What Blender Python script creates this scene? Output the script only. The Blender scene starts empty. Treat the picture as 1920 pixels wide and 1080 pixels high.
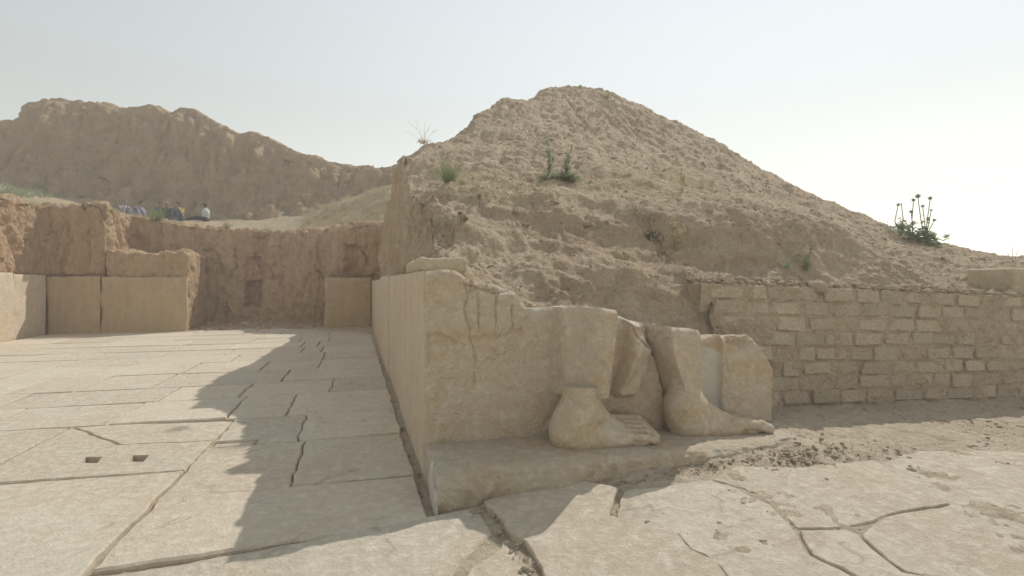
import bpy, bmesh, math, random
import numpy as np
from mathutils import Vector, Matrix
from mathutils.bvhtree import BVHTree

SC = bpy.context.scene
COL = SC.collection
R = math.radians
rng = np.random.RandomState(7)
random.seed(7)

# ------------------------------------------------------------------ camera, sky, sun, exposure
# World frame: X runs along the carved stone front, Y runs back along the gate passage wall, Z up.
F_PX, TH = 1040.0, math.atan2(.281, 1.0)
CT, ST = math.cos(TH), math.sin(TH)
CAM = (-.51, -4.365, 1.5)
cam = bpy.data.cameras.new('camera'); cam_o = bpy.data.objects.new('camera', cam); COL.objects.link(cam_o)
cam.sensor_width = 36.0; cam.lens = 36.0 * F_PX / 1920.0
cam.shift_y = -10.0 / 1920.0
cam.clip_start = .05; cam.clip_end = 3000
cam_o.location = CAM; cam_o.rotation_euler = (math.pi / 2, 0, -TH)
SC.camera = cam_o

SUN_DIR = Vector((.740, .690, 1.0)).normalized()
SUN_EL = math.asin(SUN_DIR.z); SUN_AZ = math.atan2(SUN_DIR.x, SUN_DIR.y)
w = bpy.data.worlds.new('World'); SC.world = w; w.use_nodes = True
wn = w.node_tree; bg = wn.nodes['Background']
sky = wn.nodes.new('ShaderNodeTexSky'); sky.sky_type = 'NISHITA'; sky.sun_disc = False
sky.sun_elevation = SUN_EL; sky.sun_rotation = SUN_AZ
sky.altitude = 10000; sky.air_density = 8.0; sky.dust_density = 1.0; sky.ozone_density = 0.0
hs = wn.nodes.new('ShaderNodeHueSaturation'); hs.inputs['Saturation'].default_value = .33     # dust-grey haze over the whole sky
wn.links.new(sky.outputs[0], hs.inputs['Color']); wn.links.new(hs.outputs[0], bg.inputs[0]); bg.inputs[1].default_value = .084
sl = bpy.data.lights.new('sun', 'SUN'); sl.energy = 2.3; sl.angle = R(.6); sl.color = (1, .96, .90)
so = bpy.data.objects.new('sun', sl); COL.objects.link(so)
so.rotation_euler = (-SUN_DIR).to_track_quat('-Z', 'Y').to_euler(); so.location = (6, 6, 14)
SC.view_settings.view_transform = 'Standard'; SC.view_settings.look = 'None'
SC.view_settings.exposure = .56; SC.view_settings.gamma = 1

# ------------------------------------------------------------------ measuring helpers (photo pixel + distance -> place)
def st(X, Y): return (CAM[0] + CT * X + ST * Y, CAM[1] - ST * X + CT * Y)
def at(u, v, Y):
    a, b = st((u - 960) / F_PX * Y, Y); return (a, b, CAM[2] + (530 - v) / F_PX * Y)
def gp(u, v, z=0.0): return at(u, v, (CAM[2] - z) * F_PX / (v - 530))
def pt(u, v, t):
    r = (u - 960) / F_PX; return at(u, v, (t - CAM[1]) / (CT - ST * r))
def px(u, v, t):                 # (x, z) on the plane y = t
    p = pt(u, v, t); return (p[0], p[2])

# ------------------------------------------------------------------ noise
_perm = np.concatenate([rng.permutation(256)] * 2)
_g = rng.normal(size=(256, 3)); _g /= np.linalg.norm(_g, axis=1)[:, None]
def perlin(p):
    p = np.asarray(p, float); i = np.floor(p).astype(int); f = p - i; i &= 255
    u = f * f * f * (f * (f * 6 - 15) + 10); out = 0
    for dx in (0, 1):
        wx = u[:, 0] if dx else 1 - u[:, 0]
        for dy in (0, 1):
            wy = u[:, 1] if dy else 1 - u[:, 1]
            for dz in (0, 1):
                wz = u[:, 2] if dz else 1 - u[:, 2]
                h = _perm[_perm[_perm[(i[:, 0] + dx) & 255] + ((i[:, 1] + dy) & 255)] + ((i[:, 2] + dz) & 255)]
                out = out + wx * wy * wz * ((f - np.array([dx, dy, dz])) * _g[h]).sum(1)
    return out * 1.5
def fbm(p, o=4, gain=.5, lac=2.03):
    p = np.asarray(p, float); a = 1; s = 0
    for k in range(o):
        s = s + a * perlin(p + 17.3 * k); p = p * lac; a *= gain
    return s
def billow(p, o=3, gain=.5):
    p = np.asarray(p, float); a = 1; s = 0
    for k in range(o):
        s = s + a * (np.abs(perlin(p + 9.1 * k)) * 2 - .6); p = p * 2.07; a *= gain
    return s
def sstep(a, b, x):
    q = np.clip((x - a) / (b - a), 0, 1); return q * q * (3 - 2 * q)

# ------------------------------------------------------------------ mesh / object helpers
def mesh_obj(name, V, Fc, mat, parent=None, loc=None, smooth=True, sharp=None):
    V = np.asarray(V, float)
    if loc is not None and parent is None: V = V - np.array(loc)
    me = bpy.data.meshes.new(name)
    if isinstance(Fc, np.ndarray):
        n, k = Fc.shape
        me.vertices.add(len(V)); me.vertices.foreach_set('co', V.ravel())
        me.loops.add(n * k); me.loops.foreach_set('vertex_index', Fc.ravel().astype(np.int32))
        me.polygons.add(n); me.polygons.foreach_set('loop_start', np.arange(0, n * k, k, dtype=np.int32))
        me.update(calc_edges=True); me.validate()
    else:
        me.from_pydata([tuple(v) for v in V], [], [tuple(int(i) for i in f) for f in Fc]); me.update()
    if smooth: me.shade_smooth()
    if sharp: me.set_sharp_from_angle(angle=R(sharp))
    if mat: me.materials.append(mat)
    o = bpy.data.objects.new(name, me); COL.objects.link(o)
    if parent is not None:
        o.parent = parent
        o.location = Vector((0, 0, 0)) if loc == 'local' else -Vector(parent.location)
    elif loc is not None: o.location = loc
    return o
def empty(name, loc, rz=0):
    o = bpy.data.objects.new(name, None); COL.objects.link(o); o.location = loc; o.rotation_euler = (0, 0, rz)
    o.empty_display_size = .1; return o
def tag(o, label, cat, group=None):
    o['label'] = label; o['category'] = cat
    if group: o['group'] = group
    return o
def struct(o, kind='structure'): o['kind'] = kind; return o
def grid_faces(nr, nc):
    a = np.arange(nr * nc).reshape(nr, nc)
    return np.stack([a[:-1, :-1], a[:-1, 1:], a[1:, 1:], a[1:, :-1]], -1).reshape(-1, 4)
def grid_normals(P):
    du = np.gradient(P, axis=1); dv = np.gradient(P, axis=0)
    n = np.cross(du, dv); return n / np.maximum(np.linalg.norm(n, axis=2), 1e-9)[..., None]
def rbf(pts):
    A = np.array(pts, float); xy = A[:, :2]
    D = np.linalg.norm(xy[:, None] - xy[None], axis=2); n = len(A)
    P = np.c_[np.ones(n), xy]
    M = np.block([[D + 1e-6 * np.eye(n), P], [P.T, np.zeros((3, 3))]])
    wgt = np.linalg.solve(M, np.r_[A[:, 2], 0, 0, 0])
    def f(x, y):
        x = np.asarray(x, float); sh = x.shape; q = np.c_[x.ravel(), np.broadcast_to(np.asarray(y, float), sh).ravel()]
        out = np.empty(len(q))
        for k in range(0, len(q), 40000):
            d = np.linalg.norm(q[k:k + 40000, None] - xy[None], axis=2)
            out[k:k + 40000] = d @ wgt[:n] + wgt[n] + q[k:k + 40000] @ wgt[n + 1:]
        return out.reshape(sh)
    return f
BVHS = []
def add_bvh(P, Fc): BVHS.append(BVHTree.FromPolygons([tuple(v) for v in P], [tuple(int(i) for i in f) for f in Fc]))
def hit(u, v, which=None):
    d = Vector(st((u - 960) / F_PX, 1)) - Vector(CAM[:2]); d = Vector((d.x, d.y, (530 - v) / F_PX)).normalized()
    best = None
    for b in (BVHS if which is None else [BVHS[which]]):
        l, n, i, dist = b.ray_cast(Vector(CAM), d)
        if l is not None and (best is None or dist < best[2]): best = (l, n, dist)
    return best
def surface_nets(fn, lo, hi, h):
    lo = np.array(lo, float); n = np.ceil((np.array(hi) - lo) / h).astype(int) + 1
    ax = [lo[k] + h * np.arange(n[k]) for k in range(3)]
    G = np.stack(np.meshgrid(*ax, indexing='ij'), -1)
    D = fn(G.reshape(-1, 3)).reshape(n)
    ins = D < 0; m = n - 1
    cnt = np.zeros(m); pos = np.zeros(tuple(m) + (3,))
    corner = [(a, b, c) for a in (0, 1) for b in (0, 1) for c in (0, 1)]
    sl_ = lambda A, o: A[o[0]:o[0] + m[0], o[1]:o[1] + m[1], o[2]:o[2] + m[2]]
    for a in corner:
        for k in range(3):
            if a[k]: continue
            b = list(a); b[k] = 1
            da, db = sl_(D, a), sl_(D, b); cr = (da < 0) != (db < 0)
            q = np.where(cr, da / np.where(da == db, 1, da - db), 0)
            off = np.array(a, float)[None, None, None] + np.zeros(tuple(m) + (3,)); off[..., k] += q
            pos += off * cr[..., None]; cnt += cr
    idx = -np.ones(m, int); act = cnt > 0; idx[act] = np.arange(act.sum())
    cell = np.stack(np.meshgrid(*[np.arange(q) for q in m], indexing='ij'), -1)
    V = (cell[act] + pos[act] / cnt[act][:, None]) * h + lo
    Fs = []
    for k in range(3):
        o = [0, 0, 0]; o[k] = 1; k1, k2 = (k + 1) % 3, (k + 2) % 3
        A = ins[:n[0] - o[0], :n[1] - o[1], :n[2] - o[2]]; B = ins[o[0]:, o[1]:, o[2]:]
        e = np.argwhere(A != B); e = e[(e[:, k1] > 0) & (e[:, k2] > 0) & (e[:, k1] < m[k1]) & (e[:, k2] < m[k2])]
        sgn = A[e[:, 0], e[:, 1], e[:, 2]]
        def c(d1, d2):
            q = e.copy(); q[:, k1] -= d1; q[:, k2] -= d2; return idx[q[:, 0], q[:, 1], q[:, 2]]
        q = np.stack([c(1, 1), c(0, 1), c(0, 0), c(1, 0)], 1)
        q[~sgn] = q[~sgn][:, ::-1]; Fs.append(q)
    return V, np.concatenate(Fs)
def cap(p, a, b, ra, rb):
    a = np.array(a, float); b = np.array(b, float); ab = b - a
    t = np.clip(((p - a) @ ab) / max(ab @ ab, 1e-9), 0, 1)
    return np.linalg.norm(p - a - t[:, None] * ab, axis=1) - (ra + (rb - ra) * t)
def ell(p, c, r):
    r = np.array(r, float); q = (p - np.array(c)) / r; k = np.linalg.norm(q, axis=1)
    return (k - 1) * r.min()
def smin(a, b, k):
    h = np.clip(.5 + .5 * (b - a) / k, 0, 1); return b + (a - b) * h - k * h * (1 - h)

# ------------------------------------------------------------------ materials
def material(name):
    m = bpy.data.materials.new(name); m.use_nodes = True; nt = m.node_tree
    return m, nt, nt.nodes['Principled BSDF']
def N(nt, t, **kw):
    n = nt.nodes.new(t)
    for k, v in kw.items():
        if k in n.inputs.keys() if isinstance(k, str) else False: n.inputs[k].default_value = v
        else: setattr(n, k, v)
    return n
def noise_n(nt, co, scale, detail=6, rough=.6, dist=0.0):
    n = nt.nodes.new('ShaderNodeTexNoise'); n.inputs['Scale'].default_value = scale; n.inputs['Detail'].default_value = detail
    n.inputs['Roughness'].default_value = rough; n.inputs['Distortion'].default_value = dist
    nt.links.new(co, n.inputs['Vector']); return n.outputs['Fac']
def ramp(nt, src, stops):
    n = nt.nodes.new('ShaderNodeValToRGB'); el = n.color_ramp.elements
    while len(el) < len(stops): el.new(.5)
    for e, (p, c) in zip(el, stops):
        e.position = p; e.color = (c[0], c[1], c[2], 1) if not isinstance(c, (int, float)) else (c, c, c, 1)
    nt.links.new(src, n.inputs[0]); return n.outputs[0]
def mix(nt, fac, a, b, mode='MIX'):
    n = nt.nodes.new('ShaderNodeMix'); n.data_type = 'RGBA'; n.blend_type = mode
    for s, x in ((0, fac), (6, a), (7, b)):
        if isinstance(x, (int, float)): n.inputs[s].default_value = x
        elif isinstance(x, tuple): n.inputs[s].default_value = (x[0], x[1], x[2], 1)
        else: nt.links.new(x, n.inputs[s])
    return n.outputs[2]
def math_n(nt, op, a, b):
    n = nt.nodes.new('ShaderNodeMath'); n.operation = op
    for s, x in ((0, a), (1, b)):
        if isinstance(x, (int, float)): n.inputs[s].default_value = x
        else: nt.links.new(x, n.inputs[s])
    return n.outputs[0]
def coords(nt, scale=(1, 1, 1), kind='Object'):
    tc = nt.nodes.new('ShaderNodeTexCoord'); mp = nt.nodes.new('ShaderNodeMapping'); mp.inputs['Scale'].default_value = scale
    nt.links.new(tc.outputs[kind], mp.inputs[0]); return mp.outputs[0]
def geo_coords(nt, scale=(1, 1, 1)):
    g = nt.nodes.new('ShaderNodeNewGeometry'); mp = nt.nodes.new('ShaderNodeMapping'); mp.inputs['Scale'].default_value = scale
    nt.links.new(g.outputs['Position'], mp.inputs[0]); return mp.outputs[0]
def bump(nt, bs, h, dist, prev=None, strength=1.0):
    b = nt.nodes.new('ShaderNodeBump'); b.inputs['Strength'].default_value = strength; b.inputs['Distance'].default_value = dist
    nt.links.new(h, b.inputs['Height'])
    if prev is not None: nt.links.new(prev, b.inputs['Normal'])
    nt.links.new(b.outputs[0], bs.inputs['Normal']); return b.outputs[0]
def rough(bs, r): bs.inputs['Roughness'].default_value = r; bs.inputs['Specular IOR Level'].default_value = .15

def earth_mat(name, ca, cb, cc, zs=1.0, bs=1.0, fleck=.5, obj_rand=0.0):
    ca, cb, cc = [(min(.8, c[0] * 1.08), c[1] * 1.06, c[2] * 1.0) for c in (ca, cb, cc)]
    m, nt, b = material(name); rough(b, .95); co = geo_coords(nt, (1, 1, zs))
    big = noise_n(nt, co, .9, 8, .62, .3); mid = noise_n(nt, co, 6, 6, .65); fine = noise_n(nt, co, 45, 5, .7)
    c = mix(nt, ramp(nt, big, [(.35, 0.0), (.65, 1.0)]), ca, cb)
    c = mix(nt, ramp(nt, mid, [(.42, 0.0), (.68, .75)]), c, cc)
    dark = (ca[0] * .62, ca[1] * .58, ca[2] * .55)
    sp = noise_n(nt, co, 15, 9, .74, .25)
    c = mix(nt, ramp(nt, sp, [(.30, .5), (.42, 0.0)]), c, (ca[0] * .72, ca[1] * .70, ca[2] * .68))
    c = mix(nt, ramp(nt, sp, [(.54, 0.0), (.70, .55)]), c, tuple(min(1, x * 1.18) for x in cb))
    c = mix(nt, ramp(nt, fine, [(.28, fleck), (.46, 0.0)]), c, dark)
    lite = tuple(min(1, x * 1.28) for x in cb)
    c = mix(nt, ramp(nt, fine, [(.58, 0.0), (.75, fleck)]), c, lite)
    if obj_rand:
        oi = nt.nodes.new('ShaderNodeObjectInfo')
        k = ramp(nt, oi.outputs['Random'], [(0, 1 - obj_rand), (1, 1 + obj_rand)])
        mm = nt.nodes.new('ShaderNodeMath'); mm.operation = 'MULTIPLY_ADD'; nt.links.new(oi.outputs['Random'], mm.inputs[0])
        mm.inputs[1].default_value = 2 * obj_rand; mm.inputs[2].default_value = 1 - obj_rand
        cx = nt.nodes.new('ShaderNodeVectorMath'); cx.operation = 'SCALE'; nt.links.new(c, cx.inputs[0]); nt.links.new(mm.outputs[0], cx.inputs['Scale'])
        c = cx.outputs[0]
    nt.links.new(c, b.inputs['Base Color'])
    p = bump(nt, b, mid, .06 * bs); p = bump(nt, b, sp, .05 * bs, p); p = bump(nt, b, fine, .014 * bs, p)
    vo = nt.nodes.new('ShaderNodeTexVoronoi'); vo.inputs['Scale'].default_value = 22; nt.links.new(co, vo.inputs['Vector'])
    bump(nt, b, vo.outputs['Distance'], .010 * bs, p)
    return m

def stone_mat(name, base, warm, grey, stain=.5, bs=1.0, streak=None, obj_rand=0.0, crack=0.0, dust=None):
    base, warm, grey = [(min(.8, c[0] * 1.04), c[1] * 1.02, c[2] * .97) for c in (base, warm, grey)]
    m, nt, b = material(name); rough(b, .88); co = geo_coords(nt)
    big = noise_n(nt, co, 1.3, 7, .6, .5); mid = noise_n(nt, co, 4.5, 8, .65, .3); fine = noise_n(nt, co, 60, 5, .7)
    c = mix(nt, ramp(nt, big, [(.44, 0.0), (.60, stain)]), base, warm)
    c = mix(nt, ramp(nt, mid, [(.50, 0.0), (.64, .8)]), c, grey)
    if streak:
        co2 = geo_coords(nt, (5, 5, .35)); s = noise_n(nt, co2, 1.6, 5, .6)
        c = mix(nt, ramp(nt, s, [(.48, 0.0), (.64, .6)]), c, streak)
    if dust:
        co3 = geo_coords(nt, (1, 1, 1)); s = noise_n(nt, co3, 2.1, 9, .68, .6)
        c = mix(nt, ramp(nt, s, [(.52, 0.0), (.64, .8)]), c, dust)
    c = mix(nt, ramp(nt, fine, [(.25, .45), (.42, 0.0)]), c, tuple(x * .66 for x in base))
    if crack:
        wv = noise_n(nt, co, 3, 3, .5)
        vo = nt.nodes.new('ShaderNodeTexVoronoi'); vo.feature = 'DISTANCE_TO_EDGE'; vo.inputs['Scale'].default_value = crack
        vm = nt.nodes.new('ShaderNodeVectorMath'); vm.operation = 'ADD'; nt.links.new(co, vm.inputs[0])
        nn = nt.nodes.new('ShaderNodeTexNoise'); nn.inputs['Scale'].default_value = 5; nt.links.new(co, nn.inputs['Vector'])
        vs = nt.nodes.new('ShaderNodeVectorMath'); vs.operation = 'SCALE'; vs.inputs['Scale'].default_value = .25; nt.links.new(nn.outputs['Color'], vs.inputs[0])
        nt.links.new(vs.outputs[0], vm.inputs[1]); nt.links.new(vm.outputs[0], vo.inputs['Vector'])
        ck = ramp(nt, vo.outputs['Distance'], [(.0, .8), (.016, 0.0)])
        msk = math_n(nt, 'MULTIPLY', ck, ramp(nt, wv, [(.47, 0.0), (.60, .8)]))
        c = mix(nt, msk, c, tuple(x * .5 for x in base))
    if obj_rand:
        oi = nt.nodes.new('ShaderNodeObjectInfo')
        mm = nt.nodes.new('ShaderNodeMath'); mm.operation = 'MULTIPLY_ADD'; nt.links.new(oi.outputs['Random'], mm.inputs[0])
        mm.inputs[1].default_value = 2 * obj_rand; mm.inputs[2].default_value = 1 - obj_rand
        cx = nt.nodes.new('ShaderNodeVectorMath'); cx.operation = 'SCALE'; nt.links.new(c, cx.inputs[0]); nt.links.new(mm.outputs[0], cx.inputs['Scale'])
        c = cx.outputs[0]
        wn_ = nt.nodes.new('ShaderNodeTexWhiteNoise'); wn_.noise_dimensions = '1D'; nt.links.new(oi.outputs['Random'], wn_.inputs['W'])
        c = mix(nt, ramp(nt, wn_.outputs['Value'], [(.45, 0.0), (1.0, .45)]), c, (warm[0], warm[1] * .97, warm[2] * .96))
        st_ = noise_n(nt, co, .55, 6, .6, .8); c = mix(nt, ramp(nt, st_, [(.50, 0.0), (.66, .65)]), c, (warm[0] * .96, warm[1] * .95, warm[2] * .93))
        c = mix(nt, ramp(nt, st_, [(.30, .5), (.44, 0.0)]), c, (grey[0] * .96, grey[1] * .99, grey[2] * 1.02))
    sp = noise_n(nt, co, 13, 9, .74, .2)
    c = mix(nt, ramp(nt, sp, [(.48, 0.0), (.64, .6)]), c, tuple(min(1, x * 1.22) for x in grey))
    c = mix(nt, ramp(nt, sp, [(.28, .6), (.40, 0.0)]), c, tuple(x * .74 for x in warm))
    pit = nt.nodes.new('ShaderNodeTexVoronoi'); pit.inputs['Scale'].default_value = 26; nt.links.new(co, pit.inputs['Vector'])
    pm = math_n(nt, 'MULTIPLY', ramp(nt, pit.outputs['Distance'], [(.08, 1.0), (.20, 0.0)]), ramp(nt, sp, [(.50, 0.0), (.60, .5)]))
    c = mix(nt, pm, c, tuple(x * .52 for x in base))
    nt.links.new(c, b.inputs['Base Color'])
    p = bump(nt, b, mid, .03 * bs); p = bump(nt, b, sp, .035 * bs, p); bump(nt, b, fine, .008 * bs, p)
    return m

def plain_mat(name, col, var=.25, sc=20, r=.85, sub=0):
    m, nt, b = material(name); rough(b, r); co = geo_coords(nt)
    f = noise_n(nt, co, sc, 4, .6)
    c = mix(nt, f, tuple(x * (1 - var) for x in col), tuple(min(1, x * (1 + var)) for x in col))
    nt.links.new(c, b.inputs['Base Color']); return m
def leaf_mat(name, ca, cb):
    m, nt, b = material(name); rough(b, .7); co = geo_coords(nt)
    f = noise_n(nt, co, 9, 3, .6); c = mix(nt, ramp(nt, f, [(.3, 0.0), (.7, 1.0)]), ca, cb)
    nt.links.new(c, b.inputs['Base Color'])
    tr = nt.nodes.new('ShaderNodeBsdfTranslucent'); nt.links.new(c, tr.inputs[0])
    mx = nt.nodes.new('ShaderNodeMixShader'); mx.inputs[0].default_value = .35
    nt.links.new(b.outputs[0], mx.inputs[1]); nt.links.new(tr.outputs[0], mx.inputs[2])
    nt.links.new(mx.outputs[0], nt.nodes['Material Output'].inputs[0]); return m

M = {}
M['mound'] = earth_mat('mound_earth', (.49, .385, .275), (.63, .525, .395), (.44, .335, .23), 1.0, 1.0, .5)
M['cliff'] = earth_mat('cut_earth', (.59, .41, .265), (.66, .49, .335), (.51, .345, .215), .45, 1.6, .5)
M['ridge'] = earth_mat('ridge_earth', (.49, .365, .23), (.55, .425, .28), (.43, .31, .19), .5, 2.0, .35)
M['terrace'] = earth_mat('terrace_earth', (.48, .39, .27), (.40, .34, .225), (.46, .365, .255), 1, 1, .4)
M['dirt'] = earth_mat('dirt', (.54, .455, .35), (.61, .535, .425), (.45, .365, .265), 1, .8, .5)
M['mortar'] = earth_mat('mud_mortar', (.55, .45, .335), (.62, .52, .395), (.49, .39, .28), 1, .9, .5)
M['brick'] = earth_mat('mud_brick', (.66, .565, .44), (.71, .62, .50), (.60, .495, .375), 1, 1.2, .4, .12)
M['relief'] = stone_mat('relief_stone', (.76, .635, .49), (.72, .57, .385), (.78, .70, .59), .8, 1.5, None, 0, 3.6)
M['plinth'] = stone_mat('plinth_stone', (.66, .575, .45), (.62, .49, .34), (.68, .63, .53), .6, 1.4)
M['orth'] = stone_mat('orthostat_stone', (.64, .53, .40), (.58, .455, .31), (.66, .575, .46), .6, .8, (.69, .61, .49))
M['orth_brown'] = stone_mat('brown_slab_stone', (.50, .385, .255), (.55, .42, .26), (.44, .335, .23), .8, .9, (.58, .47, .32), 0, 0, (.60, .49, .34))
M['pave'] = stone_mat('paving_stone', (.61, .55, .45), (.58, .485, .38), (.66, .61, .51), .6, .7, None, .10, .8, (.62, .545, .43))
M['rock'] = stone_mat('rock_floor', (.65, .59, .485), (.60, .515, .41), (.69, .635, .535), .5, .9, None, .05, 1.4, (.55, .455, .35))
M['plaster'] = stone_mat('pale_plaster', (.70, .68, .63), (.58, .54, .46), (.55, .53, .49), .4, .8)
M['block'] = stone_mat('block_stone', (.57, .485, .36), (.50, .40, .27), (.58, .51, .40), .4, .8)
M['grass_dry'] = leaf_mat('dry_grass', (.52, .44, .28), (.44, .40, .24))
M['grass_green'] = leaf_mat('green_grass', (.20, .27, .11), (.33, .36, .18))
M['weed'] = leaf_mat('weed_leaf', (.27, .31, .19), (.38, .41, .27))
M['thistle'] = leaf_mat('thistle_leaf', (.26, .32, .20), (.36, .41, .28))
M['stem'] = plain_mat('dry_stem', (.36, .33, .24))
M['head'] = plain_mat('thistle_head', (.27, .25, .26))

# ------------------------------------------------------------------ ground sheet (dirt), reaches the horizon
ground_pts = [(-.3, -.75, -.05), (.5, -.8, .02), (1.0, -.78, .05), (1.6, -.75, .11), (2.2, -.74, .15), (2.9, -.72, .195), (3.3, -.3, .20), (3.5, .5, .19), (5.5, .55, .13), (7.5, .55, .075), (10, .5, .08),
              (.5, -1.6, .0), (1.3, -1.3, .035), (2.2, -1.5, .07), (3.5, -1.4, .125), (5.5, -1.3, .11), (8, -1.5, .10), (.3, -3, -.02), (2, -2.6, .03), (4, -3, .06), (7, -3, .08), (12, -3, .08),
              (1.8, -2.2, .045), (2.4, -1.2, .085), (2.8, -1.8, .068), (3.2, -1.1, .108), (3.6, -2.2, .075), (4.4, -1.2, .118), (-1, -1, -.035), (-3, -1, -.035), (-1, 2, -.035), (-4, 3, -.035), (-6, 8, -.035), (-1, 8, -.035), (-3, -4, -.035), (-9, 2, -.035), (-9, 14, -.035), (-3, 15.2, -.02), (-4, 17, .12), (-2.2, 16.8, .15), (-5.5, 17, .08),
              (-.1, 5, -.05), (-.1, -.2, -.05), (1, .5, .0), (6, 6, .0), (20, 3, .05), (20, 20, 0), (-20, 20, 0), (-20, -10, 0), (20, -12, 0)]
ground_h = rbf(ground_pts)
def axis(fine_lo, fine_hi, step, far):
    core = np.arange(fine_lo, fine_hi, step); k = np.geomspace(step, far, 26)
    return np.r_[fine_lo - k[::-1], core, fine_hi + k]
gx = axis(-2.2, 8.6, .03, 1200); gy = axis(-2.6, 1.0, .03, 1200)
gx = np.r_[gx[gx < -2.2][:22], np.arange(-9.5, -2.2, .12), gx[gx >= -2.2]]; gx = np.unique(gx)
gy = np.unique(np.r_[gy[gy <= 1.0], np.arange(1.0, 17.5, .1), gy[gy > 14]])
X, Y = np.meshgrid(gx, gy)
near = np.exp(-np.maximum(0, np.maximum(np.abs(X) - 14, np.abs(Y - 4) - 16)) / 6)
Z = np.where(near > .02, ground_h(X, Y), 0) * near
p3 = np.c_[X.ravel(), Y.ravel(), 0 * X.ravel()]
nz = .016 * fbm(p3 * 1.7, 4) + .008 * billow(p3 * 5 + 3, 3) + .005 * fbm(p3 * 22, 2)
rub = sstep(.1, .7, fbm(p3 * .9 + 5, 3)) * np.clip(billow(p3 * 14, 2), 0, 1) * .014
right = sstep(-.1, .6, X.ravel())
Z = Z + ((nz * (.8 + .9 * right) + rub * right)).reshape(X.shape) * near
P = np.stack([X, Y, Z], -1); GF = grid_faces(*X.shape)
ground = struct(mesh_obj('ground', P.reshape(-1, 3), GF, M['dirt'])); add_bvh(P.reshape(-1, 3), GF)

# ------------------------------------------------------------------ pavement: every slab its own piece
pavement = struct(empty('pavement', (0, 0, 0)))
def refine(poly, step, jit, seed):
    out = []
    n = len(poly)
    for i in range(n):
        a = np.array(poly[i]); b = np.array(poly[(i + 1) % n]); L = np.linalg.norm(b - a); k = max(1, int(L / step))
        for q in range(k): out.append(a + (b - a) * q / k)
    out = np.array(out); p = np.c_[out, np.zeros(len(out)) + (seed * 3.7 if seed > 40 and step < .05 else 0)]     # same wander on both sides of a joint
    out = out + jit * np.c_[fbm(p * 3, 3), fbm(p * 3 + 40, 3)] + jit * .35 * np.c_[perlin(p * 17), perlin(p * 17 + 9)]
    return out
def inset(P, d):
    a = np.roll(P, 1, 0); b = np.roll(P, -1, 0); t = b - a; t /= np.maximum(np.linalg.norm(t, axis=1), 1e-9)[:, None]
    nrm = np.c_[-t[:, 1], t[:, 0]]
    return P + nrm * d
def area(P): x, y = np.array(P).T; return .5 * np.sum(x * np.roll(y, -1) - np.roll(x, -1) * y)
slab_n = [0]
def paving(poly, z=0.0, gap=.012, jit=.02, tilt=.006, holes=(), mat='pave', depth=.12, cham=.012, name='paving_slab', par=None):
    slab_n[0] += 1; sd = slab_n[0]; r = np.random.RandomState(sd)
    if area(poly) < 0: poly = poly[::-1]
    c = np.mean(np.array(poly), 0); far = c[1] > 5
    P = inset(refine(poly, .22 if far else .07, jit, sd), gap)
    T = inset(P, cham); tx, ty = r.uniform(-tilt, tilt, 2)
    if mat == 'rock': zt = lambda Q: z + ground_h(Q[:, 0], Q[:, 1])      # natural rock floor follows the ground
    else: zt = lambda Q: z + (Q[:, 0] - c[0]) * tx + (Q[:, 1] - c[1]) * ty
    bm = bmesh.new()
    top = [bm.verts.new((x, y, h)) for (x, y), h in zip(T, zt(T))]
    mid = [bm.verts.new((x, y, h - cham * (1.0 + .5 * r.rand()))) for (x, y), h in zip(P, zt(P))]
    bot = [bm.verts.new((x, y, h - depth)) for (x, y), h in zip(P, zt(P))]
    n = len(P)
    for i in range(n):
        j = (i + 1) % n
        bm.faces.new((mid[i], mid[j], top[j], top[i])); bm.faces.new((bot[i], bot[j], mid[j], mid[i]))
    edges = [bm.edges.get((top[i], top[(i + 1) % n])) for i in range(n)]
    for h in holes:
        if area(h) < 0: h = h[::-1]
        H = refine(h, .03, .006, sd + 50)
        a = [bm.verts.new((x, y, q)) for (x, y), q in zip(H, zt(H))]; b = [bm.verts.new((x, y, z - depth)) for x, y in H]
        k = len(H)
        for i in range(k):
            j = (i + 1) % k; bm.faces.new((a[j], a[i], b[i], b[j]))
        edges += [bm.edges.get((a[i], a[(i + 1) % k])) for i in range(k)]
    bmesh.ops.triangle_fill(bm, edges=edges, use_beauty=True, use_dissolve=False, normal=(0, 0, 1))
    for f in bm.faces: f.smooth = False
    me = bpy.data.meshes.new(name); bm.to_mesh(me); bm.free(); me.materials.append(M[mat])
    o = bpy.data.objects.new(name, me); COL.objects.link(o); o.parent = par or pavement
    return o
def row(t0, t1, xs, **k):
    for a, b in zip(xs[:-1], xs[1:]):
        za = random.uniform(-.007, .004)
        paving([(a, t0), (b, t0), (b, t1), (a, t1)], z=za, **k)
WG = -.07
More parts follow.
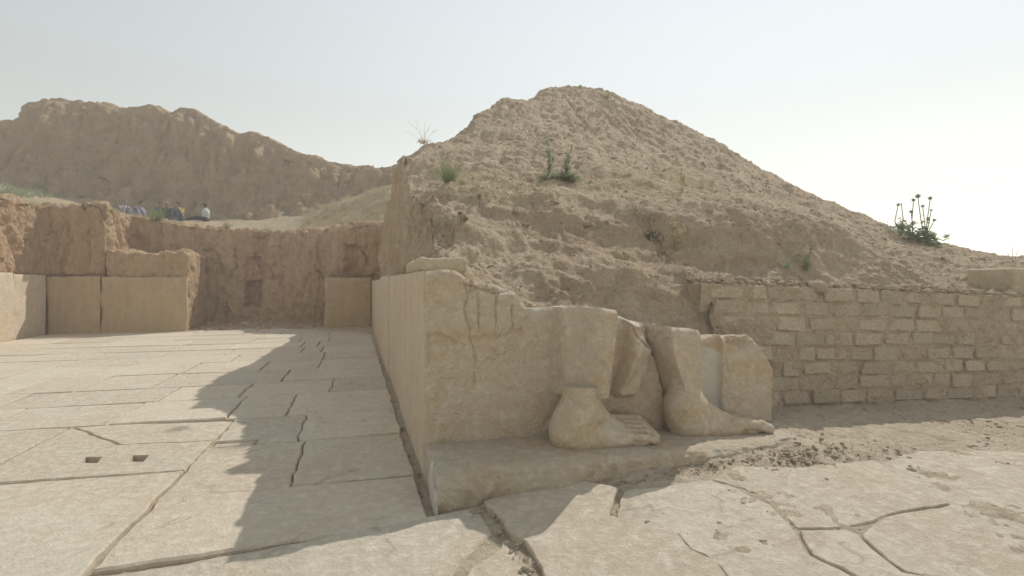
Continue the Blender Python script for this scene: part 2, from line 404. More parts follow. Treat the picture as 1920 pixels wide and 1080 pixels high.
# strips beside the passage wall; the joint between them wanders from row to row
paving([(-1.84, -.98), (WG, -.86), (WG, .0), (-1.0, .02), (-1.84, .03)], z=-.002, gap=.007)
for t0, t1, jx, x0 in [(.02, 1.26, -.98, -1.84), (1.26, 2.36, -1.05, -1.80), (2.36, 3.66, -1.28, -1.9), (3.66, 4.74, -.85, -2.0), (4.74, 5.94, -1.60, None), (5.94, 7.12, -1.16, -2.1)]:
    paving([(jx, t0), (WG, t0 + .03), (WG, t1), (jx, t1)], z=random.uniform(-.004, .004), gap=.006, jit=.025)
    if x0 and t0 < 1.27 and t0 > 1.2:
        paving([(x0, t0 + .19), (jx, t0 + .17), (jx, t1), (x0, t1 - .02)], z=-.006, gap=.007); paving([(-1.42, t0), (jx, t0), (jx, t0 + .17), (-1.42, t0 + .18)], z=.0, gap=.006)
        paving([(x0, t0 + .02), (-1.44, t0 + .02), (-1.44, t0 + .17), (x0, t0 + .17)], z=-.02)
    elif x0: paving([(x0, t0), (jx, t0), (jx, t1), (x0, t1)], z=random.uniform(-.010, .002), gap=.007, jit=.025)
# third strip with the two socket holes
H1 = [gp(*q)[:2] for q in ((153, 868), (183, 868), (192, 856), (161, 857))]
H2 = [gp(*q)[:2] for q in ((240, 866), (268, 866), (279, 853), (250, 853))]
paving([(-3.75, -1.25), (-1.86, -1.12), (-1.84, .62), (-3.75, .68)], gap=.014)
paving([(-3.35, .68), (-1.84, .62), (-1.82, 1.50), (-2.62, 1.58), (-3.35, 2.42)], holes=(H1, H2))
paving([(-2.62, 1.58), (-1.82, 1.50), (-1.80, 2.28), (-2.98, 2.44), (-3.35, 2.42)], z=-.006)
paving([(-5.4, .72), (-3.37, .68), (-3.37, 2.42), (-5.4, 2.6)], z=-.004)
paving([(-5.8, -1.3), (-3.77, -1.25), (-3.77, .68), (-5.8, .72)], z=-.003)
row(2.45, 3.6, [-6.2, -4.3, -3.05, -1.9], gap=.014)
row(3.6, 4.62, [-6.4, -4.7, -2.95, -2.0])
row(4.62, 5.93, [-7.0, -5.1, -4.25, -3.35, -1.6], gap=.016)
row(5.93, 7.2, [-7.6, -5.9, -4.4, -3.3, -2.1], gap=.018)
rr = np.random.RandomState(3)
t = 7.15; k = 0
for dt in (1.15, 1.1, 1.25, 1.2, 1.3, 1.2, 1.15):
    xs = [-9.1]
    while xs[-1] < -1.9: xs.append(xs[-1] + rr.uniform(1.0, 2.1))
    xs = [x for x in xs if x < -1.5] + [rr.uniform(-1.5, -1.1), WG]
    if t < 9: xs[0] = -9.1
    row(t, t + dt, xs, gap=.016); t += dt
for t0, t1, xs in [(-2.0, -1.0, [-3.9, -1.9]), (-3.3, -2.0, [-4.2, -2.2, -.6]), (-3.3, -1.3, [-6.4, -4.4])]:
    row(t0, t1, xs)
# slabs in front of the plinth corner
paving([(-1.86, -2.05), (-.18, -1.92), (.02, -1.42), (.30, -1.15), (.29, -.72), (-.12, -.78), (-1.0, -.96), (-1.84, -1.06)], z=-.004, jit=.025)
paving([(-.62, -3.3), (.5, -3.3), (.42, -1.75), (.32, -1.25), (.05, -1.47), (-.17, -1.98)], z=.0, jit=.03)
# raised rock floor on the right, split by its cracks
def gq(*q, z=.06): return [gp(u, v, z)[:2] for u, v in q]
rock = dict(mat='rock', jit=.045, cham=.006, depth=.2, tilt=.004, name='rock_slab')
A_edge = [(.33, -.70), (.37, -1.05), (.40, -1.36), (.42, -1.70), (.55, -2.6)]
paving(A_edge + [(1.5, -2.6)] + gq((1360, 1072), (1325, 1046), (1293, 1024), (1277, 1005), (1225, 985), (1150, 965), (1160, 925)) + [(1.0, -.62)], z=.030, gap=.0, **rock)
paving([(1.52, -2.6), (1.98, -2.6)] + gq((1600, 1078), (1520, 1040), (1490, 995), (1440, 953), (1385, 930), (1330, 915), (1170, 925), (1160, 966), (1230, 985), (1282, 1005), (1298, 1022), (1330, 1045), (1366, 1072)), z=.012, gap=.003, **rock)
paving([(2.02, -2.6), (2.6, -2.6)] + gq((1740, 1078), (1690, 1072), (1640, 1035), (1608, 1000), (1585, 992), (1500, 998), (1525, 1040), (1605, 1076)), z=.015, gap=.004, **rock)
paving(gq((1335, 912), (1390, 928), (1444, 951), (1496, 994), (1585, 988), (1625, 984), (1700, 960), (1790, 955), (1640, 882), (1500, 895), (1400, 895)), z=.008, gap=.006, **rock)
paving([(2.62, -2.6), (4.4, -2.6)] + gq((1990, 1010), (1795, 957), (1700, 964), (1628, 988), (1612, 1000), (1645, 1035), (1694, 1070), (1745, 1078)), z=.011, gap=.004, **rock)
paving(gq((1645, 880), (1800, 953), (2000, 1005), (2100, 900), (1900, 850), (1720, 855), z=.1), z=.007, gap=.003, **rock)

# ------------------------------------------------------------------ carved relief block
relief = tag(empty('carved_relief_block', (1.6, -.35, 0)), 'beige limestone block carved with two giant bare feet below a broken robe', 'relief carving')
NX, NZ = 420, 190
top_px = [(800, 508), (820, 506), (842, 505), (862, 510), (880, 524), (905, 531), (930, 535), (950, 541), (968, 548), (980, 566), (986, 576), (1010, 578), (1035, 575), (1060, 573), (1085, 573), (1110, 576), (1140, 584), (1160, 592), (1178, 600),
          (1205, 606), (1232, 610), (1262, 612), (1288, 618), (1303, 628), (1318, 634), (1335, 634), (1350, 629), (1380, 631), (1412, 629), (1425, 645), (1436, 665), (1447, 688)]
tp = np.array([px(u, v, -.0) for u, v in top_px]); tp[0, 0] = 0
XR = tp[-1, 0]
xs = np.linspace(0, XR, NX)
topz = np.interp(xs, tp[:, 0], tp[:, 1]) + .006 * fbm(np.c_[xs * 9, xs * 0, xs * 0 + 2], 3) + .012 * np.clip(billow(np.c_[xs * 6, xs * 0, xs * 0 + 5], 2), 0, 1)
q = np.linspace(0, 1, NZ)
Xg = np.repeat(xs[None], NZ, 0); Zg = .1 + q[:, None] * (topz[None] - .1)
flat = np.c_[Xg.ravel(), 0 * Xg.ravel(), Zg.ravel()]
def poly_mask(pts, tpl=0.0):
    P_ = np.array([px(u, v, tpl) for u, v in pts]); x, z = Xg.ravel(), Zg.ravel(); ins = np.zeros(len(x), bool); dist = np.full(len(x), 9.)
    n = len(P_)
    for i in range(n):
        a, b = P_[i], P_[(i + 1) % n]
        cond = (a[1] > z) != (b[1] > z)
        xi = a[0] + (z - a[1]) / np.where(b[1] == a[1], 1e-9, b[1] - a[1]) * (b[0] - a[0])
        ins ^= cond & (x < xi)
        ab = b - a; tt = np.clip(((x - a[0]) * ab[0] + (z - a[1]) * ab[1]) / max(ab @ ab, 1e-9), 0, 1)
        dist = np.minimum(dist, np.hypot(x - a[0] - tt * ab[0], z - a[1] - tt * ab[1]))
    return np.where(ins, dist, -dist)
def line_dist(pts):
    P_ = np.array([px(u, v, -.15 if u > 1140 else -.02) for u, v in pts]); x, z = Xg.ravel(), Zg.ravel(); d = np.full(len(x), 9.)
    wob = .012 * fbm(flat * 9, 3)
    for a, b in zip(P_[:-1], P_[1:]):
        ab = b - a; tt = np.clip(((x - a[0]) * ab[0] + (z - a[1]) * ab[1]) / max(ab @ ab, 1e-9), 0, 1)
        d = np.minimum(d, np.hypot(x + wob - a[0] - tt * ab[0], z + wob - a[1] - tt * ab[1]))
    return d
n_ = .016 * fbm(flat * 2.2, 4) + .009 * fbm(flat * 8, 3) + .004 * billow(flat * 24, 2)
LEG1 = [(1058, 560), (1150, 560), (1148, 610), (1143, 650), (1130, 752), (1062, 752), (1056, 660)]
FOLD = [(1176, 595), (1205, 604), (1229, 655), (1222, 690), (1196, 748), (1160, 752), (1148, 738), (1172, 660)]
LEG2 = [(1231, 600), (1303, 600), (1304, 736), (1275, 748), (1262, 745), (1236, 660)]
d1, d2, d3 = poly_mask(LEG1, -.24), poly_mask(FOLD, -.12), poly_mask(LEG2, -.17)
mid = sstep(-.05, .10, poly_mask([(1080, 560), (1304, 560), (1304, 850), (1050, 850), (1054, 700)]))
n_ = n_ + .05 * mid
x1_ = px(1056, 650, -.1)[0]
n_ = np.maximum(n_, n_ * .4 + np.minimum(sstep(-.012, .07, d1), .38 + .62 * sstep(-.01, .22, flat[:, 0] - x1_)) * sstep(-.012, .03, d1) * .45)
n_ = np.maximum(n_, n_ * .4 + sstep(-.010, .06, d2) * (.15 + .10 * fbm(flat * 3 + 7, 3)))
n_ = np.maximum(n_, n_ * .4 + sstep(-.008, .05, d3) * .30)
ft = [(880, 552), (897, 545), (915, 541), (930, 545), (945, 552), (962, 548), (978, 560), (986, 580)]
TAS = [[(875, 556), (896, 552), (897, 620), (886, 612), (877, 590)], [(898, 548), (929, 552), (929, 610), (922, 628), (908, 626), (898, 606)], [(931, 556), (948, 552), (959, 566), (960, 612), (948, 629), (935, 622), (930, 606)], [(961, 566), (976, 568), (985, 588), (984, 608), (974, 617), (963, 606)]]
tm = [poly_mask(t_) for t_ in TAS]
for d in tm: n_ = n_ + sstep(-.004, .012, d) * .009
n_ = n_ - .016 * sstep(.0, .05, poly_mask([(840, 622), (900, 628), (985, 618), (1000, 632), (975, 655), (900, 650), (860, 645)]))
brk = sstep(-.02, .03, poly_mask([(868, 505), (985, 540), (985, 560), (960, 550), (930, 556), (900, 545), (878, 552), (870, 540)]))
n_ = n_ + brk * (.022 * billow(flat * 16, 3) - .02)
led = sstep(.0, .05, poly_mask([(795, 622), (830, 618), (858, 634), (880, 645), (870, 680), (795, 700)])); n_ = n_ - .028 * led
n_ = n_ - .05 * sstep(.0, .02, poly_mask([(1304, 560), (1355, 560), (1355, 800), (1300, 800)])) * 1.0
endc = sstep(0, .06, poly_mask([(1336, 600), (1450, 600), (1450, 690), (1430, 660), (1418, 648), (1390, 660), (1360, 650)])); n_ = n_ - endc * (.05 + .03 * billow(flat * 9, 3))
CR = [([(872, 528), (878, 560), (870, 582), (880, 610), (885, 640), (893, 680), (888, 740)], .005, .012), ([(1058, 575), (1057, 640), (1060, 700)], .004, .008), ([(985, 700), (980, 660), (1000, 640)], .004, .008),
      ([(925, 655), (935, 668), (950, 660), (958, 640)], .004, .008), ([(1222, 608), (1228, 640), (1236, 668), (1250, 700), (1258, 745)], .012, .07), ([(1180, 605), (1200, 640), (1226, 662)], .005, .02), ([(1010, 660), (1030, 668), (1052, 664)], .003, .006),
      ([(805, 560), (850, 580), (872, 582)], .003, .006), ([(1160, 590), (1152, 660), (1148, 720)], .01, .05), ([(1090, 600), (1120, 606), (1145, 600)], .003, .006), ([(1205, 700), (1204, 740)], .004, .012)]
CR += [([(u, 550), (u, 590), (u + 1, 622)], .005, .012) for u in (897, 930, 961)] + [([(905, 625), (915, 632), (928, 626), (944, 632), (962, 616), (976, 619), (987, 600)], .005, .009), ([(872, 533), (900, 541), (930, 551), (960, 545), (980, 566)], .006, .014), ([(812, 640), (840, 650), (850, 690), (838, 740)], .003, .007), ([(1000, 600), (1006, 650), (998, 700)], .003, .006), ([(1075, 600), (1078, 650), (1100, 690), (1092, 730)], .004, .008), ([(1380, 670), (1390, 720), (1378, 770)], .003, .007)]
for pts, wd, dp in CR: n_ = n_ - dp * (1 - sstep(wd * .4, wd * 1.8, line_dist(pts)))
edge = np.minimum(1, (topz[None] - Zg) / .05).ravel(); n_ = n_ - .035 * (1 - edge) ** 2 * (1 + .6 * fbm(flat * 12, 2))
le = np.clip(Xg.ravel() / .03, 0, 1); n_ = np.where(le < 1, n_ * le - .012 * (1 - le) ** 2, n_)
n_ = np.clip(n_, -.12, .55)
Pz = Zg.ravel()
PF = np.c_[Xg.ravel(), -n_, Pz]
FF = grid_faces(NZ, NX); fc = FF.mean(1).astype(int)
def facemask(d): return (d[FF].mean(1) > -.004)
lab = np.zeros(len(FF), int)
lab[facemask(d1)] = 1; lab[facemask(d2)] = 2; lab[facemask(d3)] = 3
pl = poly_mask([(1322, 650), (1336, 655), (1353, 662), (1354, 768), (1340, 762), (1318, 752)])
lab[facemask(pl)] = 4
for i, d in enumerate(tm): lab[facemask(d)] = 5 + i
def sub(faces):
    u_, inv = np.unique(faces, return_inverse=True); return PF[u_], inv.reshape(faces.shape)
names = {0: 'panel', 1: 'robe', 2: 'robe_fold', 3: 'robe', 4: 'plaster_patch', 5: 'tassel', 6: 'tassel', 7: 'tassel', 8: 'tassel'}
BT = .30
for k, nm in names.items():
    V_, F_ = sub(FF[lab == k])
    if k == 0:      # close the block: sides, top and back as a skirt of the panel
        rim = np.r_[np.arange(NX) + (NZ - 1) * NX]; right_ = np.arange(NZ) * NX + NX - 1
        base = len(V_); addV = []; addF = []
        def strip(idx, dy, flip):
            global addV, addF
            a = PF[idx].copy(); m_ = len(idx); rows_ = 10
            for r_ in range(rows_):
                b = a.copy(); qq = r_ / (rows_ - 1)
                b[:, 1] = a[:, 1] * (1 - qq) + dy * qq
                if not flip: b[:, 2] += (.012 * fbm(np.c_[b[:, 0] * 8, b[:, 1] * 8, b[:, 0] * 0], 3) - .02 * qq) * min(1, qq * 4)
                else: b[:, 0] += .006 * fbm(b * 6, 3) * min(1, qq * 3)
                addV.append(b)
            f = grid_faces(rows_, m_) + base + sum(len(x) for x in addV[:-rows_])
            addF.append(f[:, ::-1] if flip else f)
        strip(rim, BT, False); strip(right_, BT, True)
        lft = PF[np.arange(NZ) * NX]; yy_ = np.r_[0, .01, .03, np.linspace(.06, 2.4, 60)]
        Ls = np.repeat(lft[None], len(yy_), 0); Ls[..., 1] = lft[None, :, 1] * np.clip(1 - yy_[:, None] / .02, 0, 1) + yy_[:, None]; Ls[..., 2] = np.where(Ls[..., 2] < .12, -.05, Ls[..., 2])
        Ls[..., 0] += (.008 * fbm(Ls.reshape(-1, 3) * 1.5, 3) + .003 * fbm(Ls.reshape(-1, 3) * np.array([1, 14, 3]), 2)).reshape(Ls.shape[:2]) * np.clip(yy_ / .05, 0, 1)[:, None]
        Ls[..., 2] += (np.clip(Ls[..., 2] - 1.3, 0, 1) * .04 * fbm(Ls.reshape(-1, 3) * 4, 3).reshape(Ls.shape[:2])) * np.clip(yy_ / .1, 0, 1)[:, None]
        mesh_obj('side_panel', Ls.reshape(-1, 3), grid_faces(*Ls.shape[:2]), M['orth'], relief)
        V_ = np.concatenate([V_] + addV); F_ = np.concatenate([F_] + addF)
    o = mesh_obj(nm, V_, F_, M['plaster'] if k == 4 else M['relief'], relief)
    if k == 4: o['label'] = 'pale grey plaster repair stripe beside the robe'
# side of the block along the passage
def slab_sheet(name, y0, y1, z0, ztop, parent, mat, x=0.0, thick=.25, seed=0, facing=-1, wob=.006):
    ny = max(12, int((y1 - y0) / .05)); nz = 40
    yy = np.linspace(y0, y1, ny); tz = (ztop(yy) if callable(ztop) else np.full(ny, ztop)) + .022 * fbm(np.c_[yy * 3, yy * 0 + seed, yy * 0], 4) - .03 * np.clip(billow(np.c_[yy * 1.7, yy * 0 + seed + 9, yy * 0], 2), 0, 1)
    q = np.linspace(0, 1, nz)[:, None]; Yg = np.repeat(yy[None], nz, 0); Zg_ = z0 + q * (tz[None] - z0)
    p = np.c_[Yg.ravel(), Zg_.ravel(), 0 * Yg.ravel() + seed * 5]
    d = wob * fbm(p * 1.5, 3) + .0025 * fbm(p * np.array([14, 3, 1]), 2)
    ed = np.minimum(np.minimum(Yg - y0, y1 - Yg), tz[None] - Zg_).ravel(); d -= .014 * (1 - np.clip(ed / .03, 0, 1)) ** 2
    Pg = np.c_[x + facing * d, Yg.ravel(), Zg_.ravel()].reshape(nz, ny, 3)
    rows_ = [Pg]
    topr = np.stack([Pg[-1] + np.array([-facing * thick * k_, 0, 0]) + np.c_[0 * yy, 0 * yy, .008 * fbm(np.c_[yy * 9, yy * 0 + k_ * 5, yy * 0 + seed], 2)] for k_ in (.12, .4, .7, 1.0)])
    back = Pg[0] + np.array([-facing * thick, 0, 0])
    Pg = np.concatenate([Pg, topr, back[None]])
    # end caps
    l = np.concatenate([Pg[:, :1] + np.array([-facing * thick, .0, 0])[None, None] * 1.0, Pg, Pg[:, -1:] + np.array([-facing * thick, 0, 0])[None, None]], 1)
    l[nz:, 0] = Pg[nz:, 0]; l[nz:, -1] = Pg[nz:, -1]
    F_ = grid_faces(*l.shape[:2])
    if facing < 0: F_ = F_[:, ::-1]
    return mesh_obj(name, l.reshape(-1, 3), F_, M[mat], parent, sharp=50)
slab_sheet('inner_block', .10, 2.395, -.05, lambda y: np.interp(y, [0, 2.4], [topz[0] - .004, topz[0] - .006]), relief, 'orth', x=.022, seed=1)
# plinth
nx_, = (260,); prof = [(.0, .0, .236), (-.25, .01, .242), (-.45, 0, .243), (-.60, 0, .236), (-.655, 0, .222), (-.685, 0, .19), (-.70, 0, .14), (-.705, 0, .08), (-.70, 0, -.035)]
py = np.interp(np.linspace(0, 8, 70), range(9), [p_[0] for p_ in prof]); pz = np.interp(np.linspace(0, 8, 70), range(9), [p_[2] for p_ in prof])
pxs = np.linspace(-.002, 3.02, nx_); XX = np.repeat(pxs[None], 70, 0); YY = np.repeat(py[:, None], nx_, 1); ZZ = np.repeat(pz[:, None], nx_, 1)
ZZ = ZZ - .03 * sstep(1.2, 2.9, XX) * (ZZ > .0)
fr = sstep(.5, .68, -YY)
pf = np.c_[XX.ravel(), YY.ravel(), ZZ.ravel()]
out_ = (.03 * fbm(pf * 2.1 + 3, 3) + .018 * billow(pf * 6, 3)).reshape(XX.shape) * fr
YY = YY - out_; ZZ = ZZ + (.008 * fbm(pf * 3, 3) + .004 * fbm(pf * 14, 3)).reshape(XX.shape) - .012 * fr * np.abs(fbm(pf * 5 + 8, 2)).reshape(XX.shape)
YY = YY + sstep(2.5, 3.02, XX) * fr * .10
corner = np.clip(XX / .03, 0, 1)
Pp = np.stack([XX + 0, YY, ZZ - .012 * (1 - corner) ** 2], -1)
leftc = np.stack([np.full(70, -.002), Pp[:, 0, 1], np.full(70, -.08)], -1)[:, None]
Pp = np.concatenate([leftc, Pp], 1)
mesh_obj('plinth', Pp.reshape(-1, 3), grid_faces(*Pp.shape[:2])[:, ::-1], M['plinth'], relief, sharp=60)
# pale patch low on the corner
cp = [gp(u, v, 0) for u, v in ((790, 960),)]
pp = np.array([(-.02, -.73, -.02), (-.02, -.50, -.02), (-.02, -.42, .12), (-.02, -.50, .25), (-.02, -.60, .20), (-.02, -.70, .13)])
rv = refine([tuple(x) for x in pp[:, 1:]], .03, .02, 77)
bm = bmesh.new(); a = [bm.verts.new((-.016, y, z)) for y, z in rv]; b = [bm.verts.new((.006, y, z)) for y, z in rv]
bm.faces.new(a)
for i in range(len(a)): j = (i + 1) % len(a); bm.faces.new((a[i], b[i], b[j], a[j]))
bmesh.ops.triangulate(bm, faces=bm.faces[:]); bmesh.ops.recalc_face_normals(bm, faces=bm.faces[:])
V_ = [v.co[:] for v in bm.verts]; bm.verts.index_update(); F_ = [[v.index for v in f.verts] for f in bm.faces]; bm.free()
o = mesh_obj('plaster_patch', V_, F_, M['plaster'], relief, smooth=False); o['label'] = 'pale grey plaster patch low on the corner'

def foot_sdf(s0, L, y0, wd, zb, anx, anr, atop, near_long):
    def f(p):
        p = p + .006 * np.c_[fbm(p * 5, 2), fbm(p * 5 + 9, 2), fbm(p * 5 + 20, 2)]
        d = cap(p, (anx, y0, atop + .25), (anx - .01, y0, zb + .24), anr * .95, anr * 1.05)
        d = smin(d, ell(p, (s0 + L * .16, y0, zb + .13), (L * .16, wd * .42, .17)), .10)
        d = smin(d, cap(p, (anx + .02, y0, zb + .22), (s0 + L * .58, y0, zb + .07), .16, .07), .10)
        d = smin(d, ell(p, (s0 + L * .38, y0, zb + .04), (L * .32, wd * .47, .12)), .09)
        d = smin(d, ell(p, (s0 + L * .57, y0, zb + .035), (L * .14, wd * .52, .07)), .05)
        d = smin(d, ell(p, (s0 + L * (.80 if near_long else .76), y0 - .015, zb + .012), (L * (.19 if near_long else .17), wd * .46, .05)), .03)
        for k in range(5):
            j = k if near_long else 4 - k            # j = 0: great toe
            yy = y0 + wd * (-.43 + .21 * k); r0 = ([.048, .044, .042, .04, .038] if near_long else [.046, .038, .036, .035, .034])[j]; end = s0 + L * [1.0, .99, .97, .935, .885][j]
            zk = zb + (.064 if near_long else .082 + .014 * (k - 2))
            tt = smin(cap(p, (s0 + L * .60, y0 + (yy - y0) * .88, zk + .02), (end - .11, yy - .02, zk), r0 * .95, r0 * .86), cap(p, (end - .11, yy - .02, zk), (end - r0, yy - .03, zb + .036), r0 * .86, r0), .02)
            d = smin(d, tt, .014 if near_long else .003)
        return np.maximum(d, zb - p[:, 2] - .03) + .003 * fbm(p * 22, 3) + .003 * np.clip(billow(p * 9 + 4, 2), 0, 1)
    return f
for (args, hi) in (((.945, .93, -.31, .40, .240, 1.20, .142, .66, False), .69), ((2.06, .88, -.20, .36, .214, 2.19, .125, .62, True), .70)):
    f_ = foot_sdf(*args); s0, L, y0 = args[0], args[1], args[2]
    V_, F_ = surface_nets(lambda p: np.maximum(f_(p), p[:, 2] - hi + .012 * fbm(p * 4, 2)), (s0 - .06, y0 - .28, .16), (s0 + L + .06, y0 + .30, hi + .06), .010)
    mesh_obj('foot', V_, F_, M['relief'], relief)

# ------------------------------------------------------------------ passage wall of upright slabs, right side
wallR = tag(empty('orthostat_wall', (.12, 8.5, 0)), 'long wall of tall pale upright slabs receding beside the shaded pavement', 'stone wall')
for i, (a, b, zt_) in enumerate([(2.405, 5.1, 1.60), (5.105, 8.1, 1.62), (8.105, 11.3, 1.57), (11.305, 14.79, 1.56)]):
    slab_sheet('upright_slab', a, b, -.05, zt_, wallR, 'orth', x=(.012, -.01, .008, -.006)[i], seed=10 + i)
def slab_front(name, x0, x1, y, z0, zt_, parent, mat, seed, thick=.3):
    nx = int((x1 - x0) / .04); nz = 40; xx = np.linspace(x0, x1, nx)
    tz = zt_ + .03 * fbm(np.c_[xx * 3, xx * 0 + seed, xx * 0], 4) - .05 * np.clip(billow(np.c_[xx * 2, xx * 0 + seed + 9, xx * 0], 2), 0, 1); qz = np.linspace(0, 1, nz)[:, None]
    XG = np.repeat(xx[None], nz, 0); ZG = z0 + qz * (tz[None] - z0); p = np.c_[XG.ravel(), ZG.ravel(), 0 * XG.ravel() + seed]
    d = .012 * fbm(p * 1.2, 3) + .02 * sstep(.0, .06, (perlin(p * .9) + .1 + (.75 - ZG.ravel()) * .5)) * 0
    ed = np.minimum(np.minimum(XG - x0, x1 - XG), tz[None] - ZG).ravel(); d -= .03 * (1 - np.clip(ed / .07, 0, 1)) ** 2
    XG = XG + (sstep(.35, 1, np.abs(XG - (x0 + x1) / 2) / ((x1 - x0) / 2)).ravel() * (.035 * fbm(p * 2.2 + 7, 3) - .012)).reshape(XG.shape); ZG = ZG + (sstep(1.2, 1.6, ZG).ravel() * .03 * fbm(p * 3 + 3, 3)).reshape(XG.shape)
    G = np.stack([XG, y - d.reshape(XG.shape), ZG], -1)
    tr = np.stack([G[-1] + np.array([0, thick * k_, .0]) for k_ in (.3, .65, 1)]); G = np.concatenate([G, tr])
    l = np.concatenate([G[:, :1] + np.array([0, thick, 0]), G, G[:, -1:] + np.array([0, thick, 0])], 1); l[nz:, 0] = G[nz:, 0]; l[nz:, -1] = G[nz:, -1]
    return mesh_obj(name, l.reshape(-1, 3), grid_faces(*l.shape[:2]), M[mat], parent, sharp=50)
oD = tag(empty('orthostat', (-.75, 14.95, 0)), 'single brown stone slab standing at the far end of the passage wall', 'stone slab')
slab_front('slab', -1.49, -.015, 14.8, -.05, 1.66, oD, 'orth_brown', 31)
slab_front('base_ledge', -1.47, -.02, 14.765, -.05, .58, oD, 'orth_brown', 32, .05)
wallA = tag(empty('orthostat_wall', (-7.3, 14.95, 0)), 'pair of wide brown upright slabs below the earth bank, facing the pavement', 'stone wall')
slab_front('upright_slab', -9.15, -7.83, 14.8, -.05, 1.68, wallA, 'orth_brown', 41)
slab_front('upright_slab', -7.79, -5.53, 14.79, -.05, 1.67, wallA, 'orth_brown', 43)
wallL = tag(empty('orthostat_wall', (-9.3, 11, 0)), 'sunlit pale upright slabs at the end of the pavement, right angled to brown slabs', 'stone wall')
for i, (a, b) in enumerate([(13.2, 14.78), (10.6, 13.19), (7.6, 10.59)]):
    slab_sheet('upright_slab', a, b, -.05, 1.72 + .04 * i, wallL, 'orth', x=-9.16, seed=50 + i, facing=1, wob=.02)

# ------------------------------------------------------------------ mound
mp_ = [at(*q) for q in [
    # foot of the mound behind the carved block
    (830, 520, 5.05), (900, 540, 5.1), (980, 570, 5.15), (1060, 575, 5.2), (1150, 600, 5.35), (1250, 622, 5.5), (1310, 600, 5.62), (1340, 545, 5.8),
    (860, 492, 5.5), (900, 515, 5.45), (960, 515, 5.55), (1000, 530, 5.5), (1020, 505, 5.62), (1100, 500, 5.75), (1200, 505, 5.85), (1290, 520, 6.0),
    (1110, 560, 5.42), (1200, 580, 5.55), (1020, 555, 5.35),
    # second step
    (850, 472, 6.0), (960, 470, 6.1), (860, 405, 6.3), (940, 440, 6.3), (1000, 455, 6.4), (1080, 470, 6.3), (1180, 470, 6.4),
    (810, 470, 5.9), (830, 398, 6.4), (1080, 420, 6.8), (1180, 440, 6.7), (900, 398, 6.7), (1000, 400, 6.8), (810, 362, 6.6), (900, 360, 6.75), (1000, 362, 6.95),
    (830, 342, 7.3), (920, 340, 7.7), (1040, 345, 8.0), (1150, 355, 8.0), (1250, 375, 7.8), (1230, 460, 6.6), (1290, 480, 6.6), (1250, 400, 7.0),
    # shady bank right of the middle
    (1300, 505, 6.4), (1310, 410, 6.9), (1400, 505, 6.6), (1400, 405, 7.1), (1500, 505, 6.75), (1500, 420, 7.25), (1560, 505, 6.9), (1570, 430, 7.5), (1640, 520, 7.0), (1650, 470, 7.8),
    (1350, 525, 6.05), (1450, 525, 6.3), (1550, 532, 6.5), (1650, 538, 6.8), (1750, 548, 7.0), (1850, 552, 7.3), (1920, 556, 7.5),
    (1700, 500, 7.8), (1780, 500, 8.4), (1860, 515, 8.4), (1940, 520, 8.8),
    # upper slope
    (760, 292, 9.8), (800, 268, 10.7), (860, 300, 9.6), (960, 290, 9.6), (1060, 290, 9.8), (1160, 300, 10.0), (1260, 320, 10.0), (1360, 350, 10.0), (1460, 380, 10.2),
    (900, 250, 11.3), (980, 230, 12.2), (1080, 220, 13.0), (1180, 250, 13.0), (1280, 280, 13.0), (1380, 320, 12.6), (1560, 410, 10.0), (1650, 440, 10.2),
    (890, 215, 12.6), (950, 183, 13.6), (1000, 188, 14.4), (1015, 168, 15.6), (1060, 165, 16.0), (1140, 180, 16.5), (1200, 201, 16.5), (1270, 242, 16.0), (1345, 266, 15.5), (1420, 317, 15.0), (1520, 371, 14.0), (1600, 402, 13.0), (1700, 440, 12.0), (1760, 456, 11.6), (1800, 469, 11.4), (1860, 478, 11.4), (1920, 486, 11.6)]]
mp_ += [(.35, .3, 1.45), (.35, .75, 1.62), (.35, 1.42, 1.86), (.55, 1.6, 2.3), (.35, 2.3, 2.28), (.35, 2.88, 2.45), (.8, 2.85, 2.82), (.35, 3.69, 2.62), (.8, 3.7, 3.05), (.35, 4.5, 2.95), (.35, 5.33, 3.3), (.35, 6.0, 3.75), (.35, 6.6, 4.0), (.35, 7.5, 4.0), (.35, 8.7, 3.9), (.35, 11, 3.6), (.35, 13.5, 3.4), (.35, 15.5, 3.5),
        (1.5, 9.5, 3.9), (1.5, 13, 3.7), (3, 12.5, 4.6), (5, 15, 5.5), (7, 15, 5.3), (9.5, 13.5, 4.2), (12, 11, 2.6), (12.5, 8, 2.2), (13.5, 6.5, 1.7), (16, 6, 1.4), (16, 10, 1.2), (8, 19, 3.2), (2, 19, 4.2), (.35, 19, 4.3), (14, 15, 1.6), (17, 3, 1.4), (17, 20, .8)]
mound_f = rbf(mp_)
ns, nt_ = 560, 430
sa = np.linspace(0, 1, ns) ** 1.25; sarr = .33 + sa * 15.5
t0s = .27 + .55 * sstep(2.85, 3.12, sarr)
qt = np.linspace(0, 1, nt_) ** 1.8
S = np.repeat(sarr[None], nt_, 0); T = t0s[None] + qt[:, None] * (18.5 - t0s[None])
H = mound_f(S, T)
def terr(z, step, sharp):
    k = np.floor(z / step); f = z / step - k; return step * (k + sstep(.5 - sharp, .5 + sharp, f))
p3 = np.c_[S.ravel(), T.ravel(), H.ravel()]
wv = .30 * fbm(p3 * .8, 3).reshape(S.shape)
front = sstep(3.4, 2.4, H) * sstep(.2, 1.0, T) * sstep(5.5, 3.8, S)
H = H * (1 - .2 * front) + (terr(H + wv + .16, .42, .2) - wv - .16) * .2 * front
